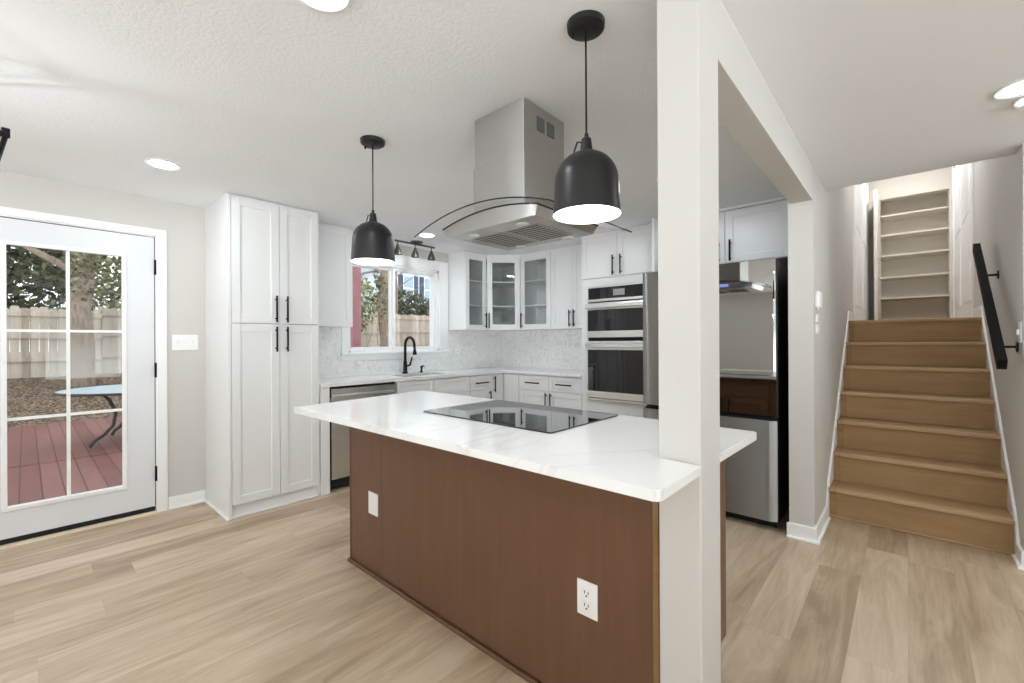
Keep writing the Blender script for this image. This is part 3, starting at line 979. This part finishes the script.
for k in range(3):
    u0, u1 = xs[k] + .003, xs[k + 1] - .003
    drawer(isl, fi, u0, u1, .70, .876, 'brown', handle=False)
    m = (u0 + u1) / 2
    if k < 2:
        door(isl, fi, u0, m - .002, .112, .694, 'brown', hu=m - .035, hz=.58, hl=.19)
        door(isl, fi, m + .002, u1, .112, .694, 'brown', hu=m + .035, hz=.58, hl=.19)
    else:
        door(isl, fi, u0, u1, .112, .694, 'brown', hu=u0 + .035, hz=.58, hl=.19)

def rounded(pts_r):
    out = []
    n = len(pts_r)
    for i, (x, y, r) in enumerate(pts_r):
        if r == 0:
            out.append((x, y)); continue
        p = Vector((x, y)); a = Vector(pts_r[i - 1][:2]); c = Vector(pts_r[(i + 1) % n][:2])
        d0 = (a - p).normalized(); d1 = (c - p).normalized()
        for k in range(6):
            t = k / 5
            q = (p + d0 * r) * (1 - t) ** 2 + p * 2 * t * (1 - t) + (p + d1 * r) * t ** 2
            out.append((q.x, q.y))
    return out
poly = rounded([(-2.405, .945, .015), (-.420, .965, .015), (-.420, 1.2365, 0), (-.543, 1.2365, 0), (-.543, 1.4095, 0), (-.420, 1.4095, 0), (-.416, 1.83, .015), (-2.54, 1.872, .015)])
solo('island_countertop', B().prism(poly, .892, .920, .003), 'quartz', 'white quartz island top notched around the post, carrying the cooktop', 'countertop')
ck = thing('cooktop', 'black glass electric cooktop set into the white island top', 'cooktop', (-1.37, 1.56, .92))
obj('glass_top', B().prism(rounded([(-1.758, 1.297, .012), (-.976, 1.293, .012), (-.978, 1.812, .012), (-1.766, 1.826, .012)]), .9202, .9262, .0015), 'cook_glass', ck)
outlet('blank_wall_plate', 'small blank white cover plate near the far end of the brown island', face_my(IY + .004), -2.185, -2.091, .332, .452, (-2.116, IY, .342), False, 'cover plate')
outlet('wall_outlet', 'white duplex outlet plate on the brown island panel near the post', face_my(IY + .004), -.834, -.755, .343, .461, (-.787, IY, .353))

# ------------------------------------------------------------------ range hood
hd = thing('range_hood', 'stainless island range hood with curved glass canopy hanging above the cooktop', 'range hood', (-1.40, 1.62, 1.775))
hx = -1.40
def arc_z(x): return 1.782 + .074 * (1 - ((x - hx) / .42) ** 2)
obj('upper_chimney', B().box(-1.556, -1.244, 1.463, 1.770, 2.06, CZ - .001, .002), 'steel_hood', hd)
obj('lower_chimney', B().box(-1.561, -1.239, 1.459, 1.775, 1.845, 2.098, .002), 'steel_hood', hd)
for (ya, yb) in ((1.556, 1.612), (1.632, 1.688)):
    g = B().box(-1.245, -1.2425, ya, yb, 2.222, 2.286)
    v = obj('vent', g, 'gap', hd)
    s = B()
    for k in range(8):
        z = 2.226 + k * .0075
        s.box(-1.2426, -1.2415, ya, yb, z, z + .003)
    obj('louvre', s, 'steel', v)
N = 24
def canopy(x0, x1, y0, y1, t):
    b = B()
    lo0 = []; 
    xs_ = [x0 + (x1 - x0) * i / N for i in range(N + 1)]
    a = [(x, y0, arc_z(x)) for x in xs_] + [(x, y0, arc_z(x) + t) for x in reversed(xs_)]
    c = [(x, y1, z) for x, _, z in a]
    b.hull(a, c)
    return b
cg = obj('glass_canopy', canopy(-1.82, -.98, 1.30, 1.95, .006), 'canopy_glass', hd)
e = B()
ep = [(hx - .42 + .84 * i / N) for i in range(N + 1)]
e.tube([(x, 1.30, arc_z(x) + .003) for x in ep], .0030, 6)
e.tube([(-.98, 1.30, arc_z(-.98) + .003), (-.98, 1.95, arc_z(-.98) + .003)], .0032, 6)
obj('glass_rim', e, 'glass_edge', cg)
def hood_body():
    b = B()
    xs_ = [-1.705 + (.60) * i / 16 for i in range(17)]
    n0, n1 = 1.385, 1.85
    bx0, bx1, by0, by1 = -1.68, -1.125, 1.394, 1.835
    zb = 1.778
    def xb(x): return bx0 + (x - xs_[0]) / (xs_[-1] - xs_[0]) * (bx1 - bx0)
    T0 = [b.bm.verts.new((x, n0, arc_z(x) - .002)) for x in xs_]
    T1 = [b.bm.verts.new((x, n1, arc_z(x) - .002)) for x in xs_]
    L0 = [b.bm.verts.new((xb(x), by0, zb)) for x in xs_]
    L1 = [b.bm.verts.new((xb(x), by1, zb)) for x in xs_]
    for i in range(16):
        b.bm.faces.new((T0[i], T0[i + 1], L0[i + 1], L0[i])); b.bm.faces.new((T1[i + 1], T1[i], L1[i], L1[i + 1]))
        f = b.bm.faces.new((T0[i + 1], T0[i], T1[i], T1[i + 1])); f.smooth = True
        b.bm.faces.new((L0[i], L0[i + 1], L1[i + 1], L1[i]))
    b.bm.faces.new((T0[0], L0[0], L1[0], T1[0])); b.bm.faces.new((T0[-1], T1[-1], L1[-1], L0[-1]))
    return b
hb_ = obj('hood_body', hood_body(), 'steel_hood', hd)
e = B()
gx = [-1.705 + .60 * i / 16 for i in range(17)]
for y in (1.384, 1.851):
    e.tube([(x, y, arc_z(x) - .002) for x in gx], .0035, 6)
e.tube([(gx[-1], 1.384, arc_z(gx[-1]) - .002), (gx[-1], 1.851, arc_z(gx[-1]) - .002)], .0035, 6)
obj('gasket', e, 'glass_edge', hb_)
for (xa, xb_) in ((-1.615, -1.415), (-1.395, -1.195)):
    fl = obj('baffle_filter', B().box(xa, xb_, 1.50, 1.77, 1.7745, 1.779), 'filter', hd)
    s = B()
    for k in range(9):
        y = 1.512 + k * .029
        s.box(xa + .012, xb_ - .012, y, y + .007, 1.7735, 1.7747)
    obj('slot', s, 'gap', fl)
for (x, y) in ((-1.56, 1.462), (-1.25, 1.462), (-1.56, 1.808), (-1.25, 1.808)):
    obj('hood_lamp', B().lathe([(0, 0), (.026, 0), (.03, .004), (0, .004)], (x, y, 1.7735), 20), 'hood_lens', hd)
obj('control_display', B().box(-1.47, -1.33, 1.838, 1.852, 1.80, 1.83), 'display', hd, label='blue lit control display')

# ------------------------------------------------------------------ pendants
def pendant(x, y, label):
    t = thing('pendant_lamp', label, 'pendant lamp', (x, y, 1.685), 'black dome pendants over the island')
    cn = obj('canopy', B().lathe([(0, CZ - .026), (.05, CZ - .026), (.062, CZ - .018), (.064, CZ), (0, CZ)], (x, y, 0), 36), 'satin_black', t)
    for a in (-.2, 3.6):
        obj('canopy_screw', B().lathe([(0, 0), (.005, 0), (.005, .014), (0, .014)], (x + .045 * math.cos(a), y + .045 * math.sin(a), CZ - .038), 10), 'black', cn)
    obj('cord', B().tube([(x, y, CZ - .02), (x, y, 1.955)], .0032, 8), 'black', t)
    sock = obj('socket_cap', B().lathe([(0, 1.965), (.006, 1.965), (.008, 1.95), (.016, 1.945), (.021, 1.905), (.03, 1.898), (.03, 1.886), (0, 1.886)], (x, y, 0), 24), 'satin_black', t)
    c = B()
    c.tube([(x - .020, y - .0, 1.94), (x - .028, y - .012, 1.94), (x - .045, y - .016, 1.895)], .003, 8)
    obj('clamp_lever', c, 'black', sock)
    prof = [(.016, 1.898)]
    for k in range(0, 13):
        a = math.radians(90 - k * 7.3)
        prof.append((.016 + .090 * math.cos(a), 1.797 + .10 * math.sin(a)))
    prof += [(.1095, 1.74), (.113, 1.688)]
    sh = obj('shade', B().lathe(prof, (x, y, 0), 64), 'satin_black', t)
    inn = [(max(.002, r - .0035), z - .002) for r, z in prof]
    inn[-1] = (.113, 1.688)
    obj('shade_lining', B().lathe([(0, 1.893)] + inn, (x, y, 0), 64), 'shade_white', sh, label='white enamel lining of the shade')
    obj('bulb', B().sphere((x, y, 1.775), .032), 'bulb', t)
pendant(-2.108, 1.24, 'black dome pendant hanging over the island end nearest the pantry')
pendant(-.803, 1.272, 'black dome pendant hanging over the island end nearest the post')

# ------------------------------------------------------------------ ceiling lights
def can(x, y, label, z=CZ, mat='lamp'):
    t = thing('recessed_light', label, 'ceiling light', (x, y, z - .006), 'recessed ceiling lights')
    obj('trim_ring', B().lathe([(.062, -.001), (.086, -.001), (.089, -.006), (.084, -.009), (.066, -.006), (.062, -.001)], (x, y, z), 40), 'trim', t)
    obj('lamp_lens', B().lathe([(0, -.004), (.062, -.004)], (x, y, z), 40), mat, t, recalc=False)
can(-3.305, .555, 'round recessed ceiling light nearest the patio door')
can(-3.575, 2.70, 'round recessed ceiling light in front of the sink window')
can(.372, 2.84, 'round recessed ceiling light at the foot of the stairs')
can(-1.318, .60, 'round recessed ceiling light above the island front, cut by the picture edge')
can(-1.16, 2.85, 'round recessed ceiling light in front of the refrigerator, seen beside the post')
can(-2.35, 2.85, 'added recessed fill light hidden behind the range hood, nearest the oven tower')  # hidden lamp added to brighten the far end of the kitchen
for (x, y) in ((-3.2, -1.6), (-.9, -1.4), (1.6, -1.2), (2.0, 1.6), (-3.2, -3.5), (.4, -3.4), (2.6, -3.2)):
    can(x, y, 'round recessed ceiling light over the living area behind the viewpoint')
sm = thing('smoke_detector', 'round white smoke detector on the ceiling beside the stair light', 'smoke detector', (.40, 2.98, CZ - .035))
obj('cover', B().lathe([(0, CZ - .035), (.045, CZ - .035), (.058, CZ - .022), (.06, CZ), (0, CZ)], (.42, 3.00, 0), 36), 'plate', sm)

# track light over the sink
tl = thing('track_light', 'bronze three-head track light on the ceiling above the sink window', 'track light', (-3.90, 2.80, 2.16), None)
obj('canopy', B().lathe([(0, CZ - .018), (.05, CZ - .018), (.065, CZ - .01), (.067, CZ), (0, CZ)], (-3.90, 2.81, 0), 32), 'bronze', tl)
obj('track_bar', B().box(-3.908, -3.892, 2.54, 3.05, 2.298, 2.316, .003), 'bronze', tl)
for y in (2.575, 2.79, 3.005):
    hdp = obj('lamp_head', B().lathe([(.006, 2.30), (.006, 2.27), (.012, 2.268), (.016, 2.25), (.036, 2.205), (.044, 2.168), (.041, 2.168), (.033, 2.205), (.012, 2.245)], (-3.90, y, 0), 24), 'bronze', tl)
    obj('bulb', B().sphere((-3.90, y, 2.192), .016, 12), 'hood_lens', hdp)

# lantern chandelier, only its corner reaches the picture
def lantern(cxx, cyy, label, bulb='candle'):
    ch = thing('lantern_chandelier', label, 'chandelier', (cxx, cyy, 1.55), 'lantern chandeliers')
    def ring(h, z):
        return [(cxx + h * math.cos(a), cyy + h * math.sin(a), z) for a in [math.radians(91 + 90 * k) for k in range(4)]]
    top, bot = ring(.255, 2.055), ring(.15, 1.55)
    b = B()
    for k in range(4):
        b.tube([top[k], top[(k + 1) % 4]], .008, 4); b.tube([bot[k], bot[(k + 1) % 4]], .008, 4); b.tube([top[k], bot[k]], .008, 4)
        b.box(top[k][0] - .011, top[k][0] + .011, top[k][1] - .011, top[k][1] + .011, 2.045, 2.078, .002)
        b.tube([top[k], (cxx, cyy, 2.20)], .005, 4)
    obj('lantern_frame', b, 'black', ch)
    obj('rod', B().tube([(cxx, cyy, CZ), (cxx, cyy, 1.64)], .007, 8), 'black', ch)
    obj('ceiling_cap', B().lathe([(0, CZ - .02), (.05, CZ - .02), (.06, CZ), (0, CZ)], (cxx, cyy, 0), 24), 'black', ch)
    for k in range(3):
        a = 2 * math.pi * k / 3 + .4
        px_, py_ = cxx + .055 * math.cos(a), cyy + .055 * math.sin(a)
        cs = obj('candle_sleeve', B().tube([(cxx, cyy, 1.65), (px_, py_, 1.62), (px_, py_, 1.68)], .008, 8), 'black', ch)
        obj('bulb', B().sphere((px_, py_, 1.70), .011 if bulb == 'candle' else .016, 10), bulb, cs)
lantern(-2.528, -.302, 'open black metal lantern chandelier with one corner at the picture edge')
lantern(.9, -1.5, 'black lantern added as a fill light behind the viewpoint, out of the picture', 'candle_fill')  # lantern copies added out of view to lift ceiling and walls
lantern(-1.3, -2.6, 'black lantern added as a fill light near the rear wall, out of the picture', 'candle_fill')

# ------------------------------------------------------------------ stairs
st = sroot('stairs', 'oak-look staircase of seven steps with white skirts', 'stairs', (0, 3.87, 0))
SY, RISE, RUN = 3.855, .2065, .2455
SX0, SX1 = -.418, .463
for k in range(7):
    y = SY + k * RUN
    obj('riser', B().box(SX0, SX1, y, y + .018, k * RISE - (.012 if k else 0), (k + 1) * RISE - .024), 'stair', st)
    if k < 6:
        obj('tread', B().box(SX0, SX1, y - .004, y + RUN + .01, (k + 1) * RISE - .022, (k + 1) * RISE - .001), 'stair', st)
    obj('nosing', B().box(SX0, SX1, y - .024, y + .03, (k + 1) * RISE - .025, (k + 1) * RISE + .001, .005, 2), 'stair_nose', st)
obj('shoe_strip', B().box(SX0, SX1, SY - .012, SY, 0, .016, .005, 2), 'stair_nose', st)
TOPZ = 7 * RISE
struct('understair_light_block', B().box(-.43, .475, 5.50, 5.58, 0, TOPZ - .12), 'wall')  # unseen panel added to stop sky glow leaking between the steps
struct('floor_landing', B().box(-.43, .475, SY + 6 * RUN + .02, 9.1, TOPZ - .12, TOPZ), 'stair')
def skirt(x0, x1):
    b = B()
    s = RISE / RUN
    pts = [(3.79, .0), (3.79, .105), (3.87, .235), (5.33, .24 + (5.33 - 3.87) * s - .01), (5.40, TOPZ + .10), (8.3, TOPZ + .10), (8.3, TOPZ), (5.5, TOPZ - .2), (4.05, 0)]
    b.hull([(x0, y, z) for y, z in pts], [(x1, y, z) for y, z in pts])
    return b
struct('trim_1', skirt(-.430, -.417), 'trim')
struct('trim_2', skirt(.462, .475), 'trim')

# upstairs hall: doors at the sides, linen closet at the end
HX0, HX1 = -.43, .475
struct('ceiling_upstairs', B().box(-.565, .60, 3.855, 9.3, 3.86, 3.95), 'ceiling_smooth')
struct('wall_shaft', B().box(-.43, .475, 3.80, 3.855, CZ + .12, 3.86), 'wall')
CYY = 8.6
b = B()
b.box(HX0, -.292, CYY, CYY + .1, TOPZ, 3.86); b.box(.445, HX1, CYY, CYY + .1, TOPZ, 3.86); b.box(-.292, .445, CYY, CYY + .1, 3.36, 3.86)
b.box(-.43, .60, 9.08, 9.18, TOPZ, 3.86)
struct('wall_hall_end', b, 'cream')
cl = sroot('linen_closet', 'open built-in linen closet with five cream shelves at the stair top', 'closet', (.08, 8.85, TOPZ))
obj('lining', B().box(-.31, -.292, CYY + .1, 9.08, TOPZ, 3.42).box(.445, .463, CYY + .1, 9.08, TOPZ, 3.42).box(-.31, .463, CYY + .1, 9.08, 3.42, 3.44), 'cream', cl)
for z in (3.13, 2.835, 2.525, 2.20, 1.885):
    obj('shelf', B().box(-.291, .444, CYY + .10, 9.079, z - .012, z + .012), 'cream', cl)
obj('closet_door', B().box(-.335, -.297, 7.88, CYY - .002, TOPZ + .01, 3.34, .002), 'cream', cl)
obj('door_knob', B().sphere((-.283, 7.95, TOPZ + .95), .016, 12), 'steel_trim', cl)
def hall_door(name, xf_, sgn, label):
    r = sroot(name, label, 'door', (xf_, 7.1, TOPZ))
    c = B()
    x0, x1 = (xf_, xf_ + sgn * .02)
    x0, x1 = min(x0, x1), max(x0, x1)
    c.box(x0, x1, 5.98, 6.08, TOPZ, 3.55, .003); c.box(x0, x1, 8.14, 8.24, TOPZ, 3.55, .003); c.box(x0, x1, 6.08, 8.14, 3.48, 3.55, .003)
    obj('door_casing', c, 'trim', r)
    for (ya, yb) in ((6.085, 7.105), (7.115, 8.135)):
        s = B().box(min(xf_, xf_ + sgn * .008), max(xf_, xf_ + sgn * .008), ya, yb, TOPZ + .01, 3.475)
        for (za, zb) in ((TOPZ + .2, TOPZ + .95), (TOPZ + 1.1, TOPZ + 1.85)):
            s.box(min(xf_, xf_ + sgn * .014), max(xf_, xf_ + sgn * .014), ya + .15, yb - .15, za, zb, .003)
        obj('door_leaf', s, 'trim', r)
hall_door('door_2', -.43, 1, 'white panelled double doors on the wall left of the linen closet')
hall_door('door_3', .475, -1, 'white panelled double doors on the wall right of the linen closet')
can(.02, 5.6, 'unseen recessed fill light added high above the stair top', 3.86, 'hall_fill')  # unseen lamps added to brighten the hall casings and closet
can(.02, 7.7, 'unseen recessed fill light added in the hall ceiling before the linen closet', 3.86, 'hall_fill')

# handrail
hr = thing('handrail', 'square black handrail on brackets along the stair wall', 'handrail', (.42, 4.3, 1.05))
ry0, rz0, ry1, rz1 = 3.62, 1.12, 4.80, 1.955
d = Vector((0, ry1 - ry0, rz1 - rz0)).normalized(); nrm = Vector((0, -d.z, d.y))
def rail_loop(p):
    w, h = .019, .032
    return [(.392 + sx * w, p[0] + nrm.y * sz * h, p[1] + nrm.z * sz * h) for sx, sz in ((-1, -1), (1, -1), (1, 1), (-1, 1))]
obj('rail', B().hull(rail_loop((ry0, rz0)), rail_loop((ry1, rz1))), 'rail_black', hr)
for t in (.17, .76):
    py_, pz_ = ry0 + (ry1 - ry0) * t, rz0 + (rz1 - rz0) * t
    br = B().tube([(.395, py_, pz_ - .03), (.42, py_, pz_ - .045), (.474, py_, pz_ - .045)], .008, 10)
    obj('bracket', br, 'black', hr)
    q = B().lathe([(0, 0), (.03, 0), (.03, .006), (0, .006)], (0, 0, 0), 24).xf(Matrix.Translation((.4745, py_, pz_ - .045)) @ Matrix.Rotation(-math.pi / 2, 4, 'Y'))
    obj('bracket_plate', q, 'black', hr)
s2 = thing('stair_switch', 'white switch plate on the wall below the black handrail', 'light switch', (.475, 3.73, 1.24))
obj('wall_plate', B().box(.469, .475, 3.69, 3.77, 1.24, 1.36, .003, 2), 'plate', s2)
obj('toggle', B().box(.458, .47, 3.725, 3.735, 1.285, 1.315, .002), 'plate', s2)
th = thing('thermostat', 'small white thermostat on the stair wall near the refrigerator', 'thermostat', (-.43, 3.40, 1.46))
obj('housing', B().box(-.43, -.405, 3.34, 3.46, 1.47, 1.57, .006, 2), 'plate', th)
obj('sensor_foot', B().box(-.428, -.412, 3.38, 3.42, 1.452, 1.47, .002), 'hood_lens', th)
for (z0_, z1_, lab) in ((1.375, 1.425, 'tiny white dial plate just beneath the thermostat'), (1.30, 1.36, 'tiny white dimmer plate lowest beneath the thermostat')):
    q = thing('dimmer_plate', lab, 'switch', (-.43, 3.40, z0_))
    obj('wall_plate', B().box(-.43, -.422, 3.355, 3.445, z0_, z1_, .002), 'plate', q)
    obj('slider', B().box(-.423, -.414, 3.385, 3.415, z0_ + .012, z1_ - .012, .002), 'hood_lens', q)

# ------------------------------------------------------------------ outdoors
struct('deck', B().box(-10.9, WX - .15, -6, 6.5, -.16, -.10), 'deck')
struct('deck_cross_board', B().box(-7.46, -7.32, -6, 6.5, -.15, -.095), 'deck')
def ground():
    b = B()
    n = 26
    g = [[None] * (n + 1) for _ in range(n + 1)]
    for i in range(n + 1):
        for j in range(n + 1):
            x = -42 + i * 38 / n; y = -14 + j * 52 / n
            t = min(1, max(0, (-10.5 - x) / 4.5))
            z = -.30 + t * 1.05 + random.uniform(-.03, .03) + max(0, y - 1) * .02
            g[i][j] = b.bm.verts.new((x, y, z))
    for i in range(n):
        for j in range(n):
            f = b.bm.faces.new((g[i][j], g[i + 1][j], g[i + 1][j + 1], g[i][j + 1])); f.smooth = True
    return b
struct('ground', ground(), 'mulch')
solo('deck_post', B().box(-5.25, -5.15, 2.745, 2.86, -.10, 3.2, .006), 'red_paint', 'faded red deck post outside the sink window', 'post')

fe = thing('fence', 'weathered wooden privacy fence across the back yard', 'fence', (-14, 4, .6))
def fence_top(y): return 2.06 + .026 * (y - .5)
y = -6.0
while y < 16:
    y2 = y + 2.4
    b = B()
    k = y
    while k < y2 - .08:
        zt = fence_top((y + y2) / 2) + random.uniform(-.03, .03)
        pts = [(k + .001, .5), (k + .139, .5), (k + .139, zt - .03), (k + .11, zt), (k + .03, zt), (k + .001, zt - .03)]
        b.hull([(-14.0, a, z) for a, z in pts], [(-14.02, a, z) for a, z in pts])
        k += .14
    pn = obj('picket_panel', b, 'fence', fe)
    zt = fence_top((y + y2) / 2)
    for dz in (.14, .62, 1.12):
        obj('rail', B().box(-14.0, -13.955, y, y2, zt - dz - .05, zt - dz + .05), 'fence', pn)
    obj('post', B().box(-14.12, -14.02, y - .05, y + .05, .4, zt + .02), 'fence', fe)
    y = y2

def leaf_cloud(blobs, count, size, rnd):
    b = B()
    tot = sum(r[3] * r[4] * r[5] for r in blobs)
    for (cx_, cy_, cz_, rx, ry, rz) in blobs:
        for _ in range(int(count * rx * ry * rz / tot)):
            while True:
                p = Vector((rnd.uniform(-1, 1), rnd.uniform(-1, 1), rnd.uniform(-1, 1)))
                if p.length < 1: break
            c = Vector((cx_ + p.x * rx, cy_ + p.y * ry, cz_ + p.z * rz))
            u = Vector((rnd.uniform(-1, 1), rnd.uniform(-1, 1), rnd.uniform(-1, 1))).normalized()
            w = u.cross(Vector((rnd.uniform(-1, 1), rnd.uniform(-1, 1), rnd.uniform(-1, 1)))).normalized()
            s = size * rnd.uniform(.6, 1.4)
            vs = [b.bm.verts.new(c + u * s), b.bm.verts.new(c + w * s * .5), b.bm.verts.new(c - u * s), b.bm.verts.new(c - w * s * .5)]
            b.bm.faces.new(vs)
    return b

def trunk_bm(x, y, z0, z1, r0, r1, rnd, branches=0):
    b = B()
    n = 8
    pts = [(x + rnd.uniform(-.05, .05), y + rnd.uniform(-.05, .05), z0 + (z1 - z0) * i / n) for i in range(n + 1)]
    b.tube(pts, [r0 + (r1 - r0) * i / n for i in range(n + 1)], 12)
    for _ in range(branches):
        i = rnd.randint(3, n)
        p = Vector(pts[i]); q = [p]
        dirv = Vector((rnd.uniform(-.6, .6), rnd.uniform(-1, 1), rnd.uniform(.2, .9))).normalized()
        L_ = rnd.uniform(1.0, 2.6)
        for s in range(1, 5):
            dirv = (dirv + Vector((rnd.uniform(-.3, .3), rnd.uniform(-.3, .3), rnd.uniform(-.1, .25)))).normalized()
            q.append(q[-1] + dirv * L_ / 4)
        b.tube(q, [r1 * .8, r1 * .55, r1 * .4, r1 * .25, r1 * .1], 6)
    return b

def tree(name, label, x, y, zb, zt, r, blobs, count, size, leaf, seed, branches=6, ivy=None, cat='tree'):
    rnd = random.Random(seed)
    t = thing(name, label, cat, (x, y, zb))
    obj('trunk', trunk_bm(x, y, zb, zt, r, r * .6, rnd, branches), 'bark', t)
    if blobs:
        obj('foliage', leaf_cloud(blobs, count, size, rnd), leaf, t, recalc=False)
    if ivy:
        z0_, z1_, rr, n_ = ivy
        obj('ivy', leaf_cloud([(x, y, (z0_ + z1_) / 2, rr, rr, (z1_ - z0_) / 2)], n_, .05, rnd), 'leaf_ivy', t, recalc=False)
    return t
tree('ivy_tree', 'ivy-wrapped tree trunk seen through the patio door', -12.6, .78, .4, 6.5, .20, [], 0, .1, 'leaf_ivy', 3, 5, (1.6, 6.0, .30, 2400))
tree('ivy_tree', 'ivy-wrapped tree trunk seen through the sink window', -8.9, 5.50, -.3, 6.0, .145, [], 0, .1, 'leaf_ivy', 5, 7, (1.3, 5.0, .22, 1100))
tree('evergreen_tree', 'dark evergreen behind the fence, seen in the patio door', -17.0, -.6, .6, 6.0, .2,
     [(-17, -.8, 3.4, 1.3, 2.0, 2.1), (-16.5, -2.6, 3.2, 1.2, 1.6, 2.2), (-17.2, .5, 4.3, 1.0, 1.2, 1.6)], 9000, .11, 'leaf_dark', 11)
tree('leafy_tree', 'paler leafy tree behind the fence next to the evergreen', -21.5, 3.0, .6, 6.0, .18,
     [(-21, 2.3, 3.3, 1.2, 2.0, 1.7), (-21.5, 4.2, 3.8, 1.3, 2.0, 2.0), (-21.8, 2.4, 6.0, 1.2, 1.4, 1.2)], 6000, .12, 'leaf_light', 13)
tree('garden_shrub', 'leafy green shrub at the fence, through the left window pane', -11.5, 6.3, .2, 2.0, .05,
     [(-11.6, 6.0, 2.35, .6, .95, .95)], 2200, .06, 'leaf_light', 17, 4, None, 'shrub')
tree('garden_shrub', 'dark green shrub in front of the pale house', -17.0, 11.9, .8, 2.4, .06,
     [(-17, 11.4, 2.9, .9, 1.6, .75), (-17, 13.4, 2.75, .9, 1.0, .7)], 3000, .08, 'leaf_dark', 19, 4, None, 'shrub')
tree('bare_tree', 'bare winter tree against the pale house', -15.5, 10.2, .8, 5.0, .06, [], 0, .1, 'leaf_dark', 23, 16)

hs = thing('house', 'pale blue neighbouring house with navy shutters beyond the fence', 'house', (-29, 21, .5))
obj('wall', B().box(-33, -25, 16.0, 27, .5, 6.1), 'siding', hs)
obj('roof', B().hull([(-24.5, 15.5, 6.05), (-33.5, 15.5, 6.05), (-29, 15.5, 7.6)], [(-24.5, 27.5, 6.05), (-33.5, 27.5, 6.05), (-29, 27.5, 7.6)]), 'roof', hs)
for y in (17.3, 19.0, 21.2):
    w_ = obj('window', B().box(-25.0, -24.93, y - .42, y + .42, 4.0, 5.75).box(-24.93, -24.90, y - .42, y + .42, 4.83, 4.91), 'trim', hs)
    obj('pane', B().box(-24.935, -24.92, y - .36, y + .36, 4.07, 5.68), 'house_glass', w_)
    for s in (-1, 1):
        obj('shutter', B().box(-25.0, -24.92, y + s * .60 - .16, y + s * .60 + .16, 4.0, 5.75), 'shutter', w_)
obj('porch_roof', B().hull([(-23.8, 16, 3.3), (-25, 16, 3.3), (-25, 16, 3.9)], [(-23.8, 24, 3.3), (-25, 24, 3.3), (-25, 24, 3.9)]), 'siding', hs)

# patio table
pt = thing('patio_table', 'glass-topped patio table with curved iron legs on the red deck', 'table', (-8.15, 1.12, -.10))
tx, ty, tr_ = -8.15, 1.12, .88
obj('table_top', B().lathe([(0, .622), (tr_ - .01, .622), (tr_ - .01, .632), (0, .632)], (tx, ty, 0), 64), 'table_glass', pt)
b = B()
rim = [(tx + tr_ * math.cos(2 * math.pi * k / 64), ty + tr_ * math.sin(2 * math.pi * k / 64), .625) for k in range(65)]
obj('table_rim', b.tube(rim, .016, 8), 'iron', pt)
for k in range(4):
    a = math.radians(25 + 90 * k)
    ca, sa = math.cos(a), math.sin(a)
    prof = [(.50, .61), (.40, .50), (.33, .32), (.36, .15), (.47, .04), (.58, -.02), (.63, -.085)]
    obj('leg', B().tube([(tx + r * ca, ty + r * sa, z) for r, z in prof], .021, 8), 'iron', pt)
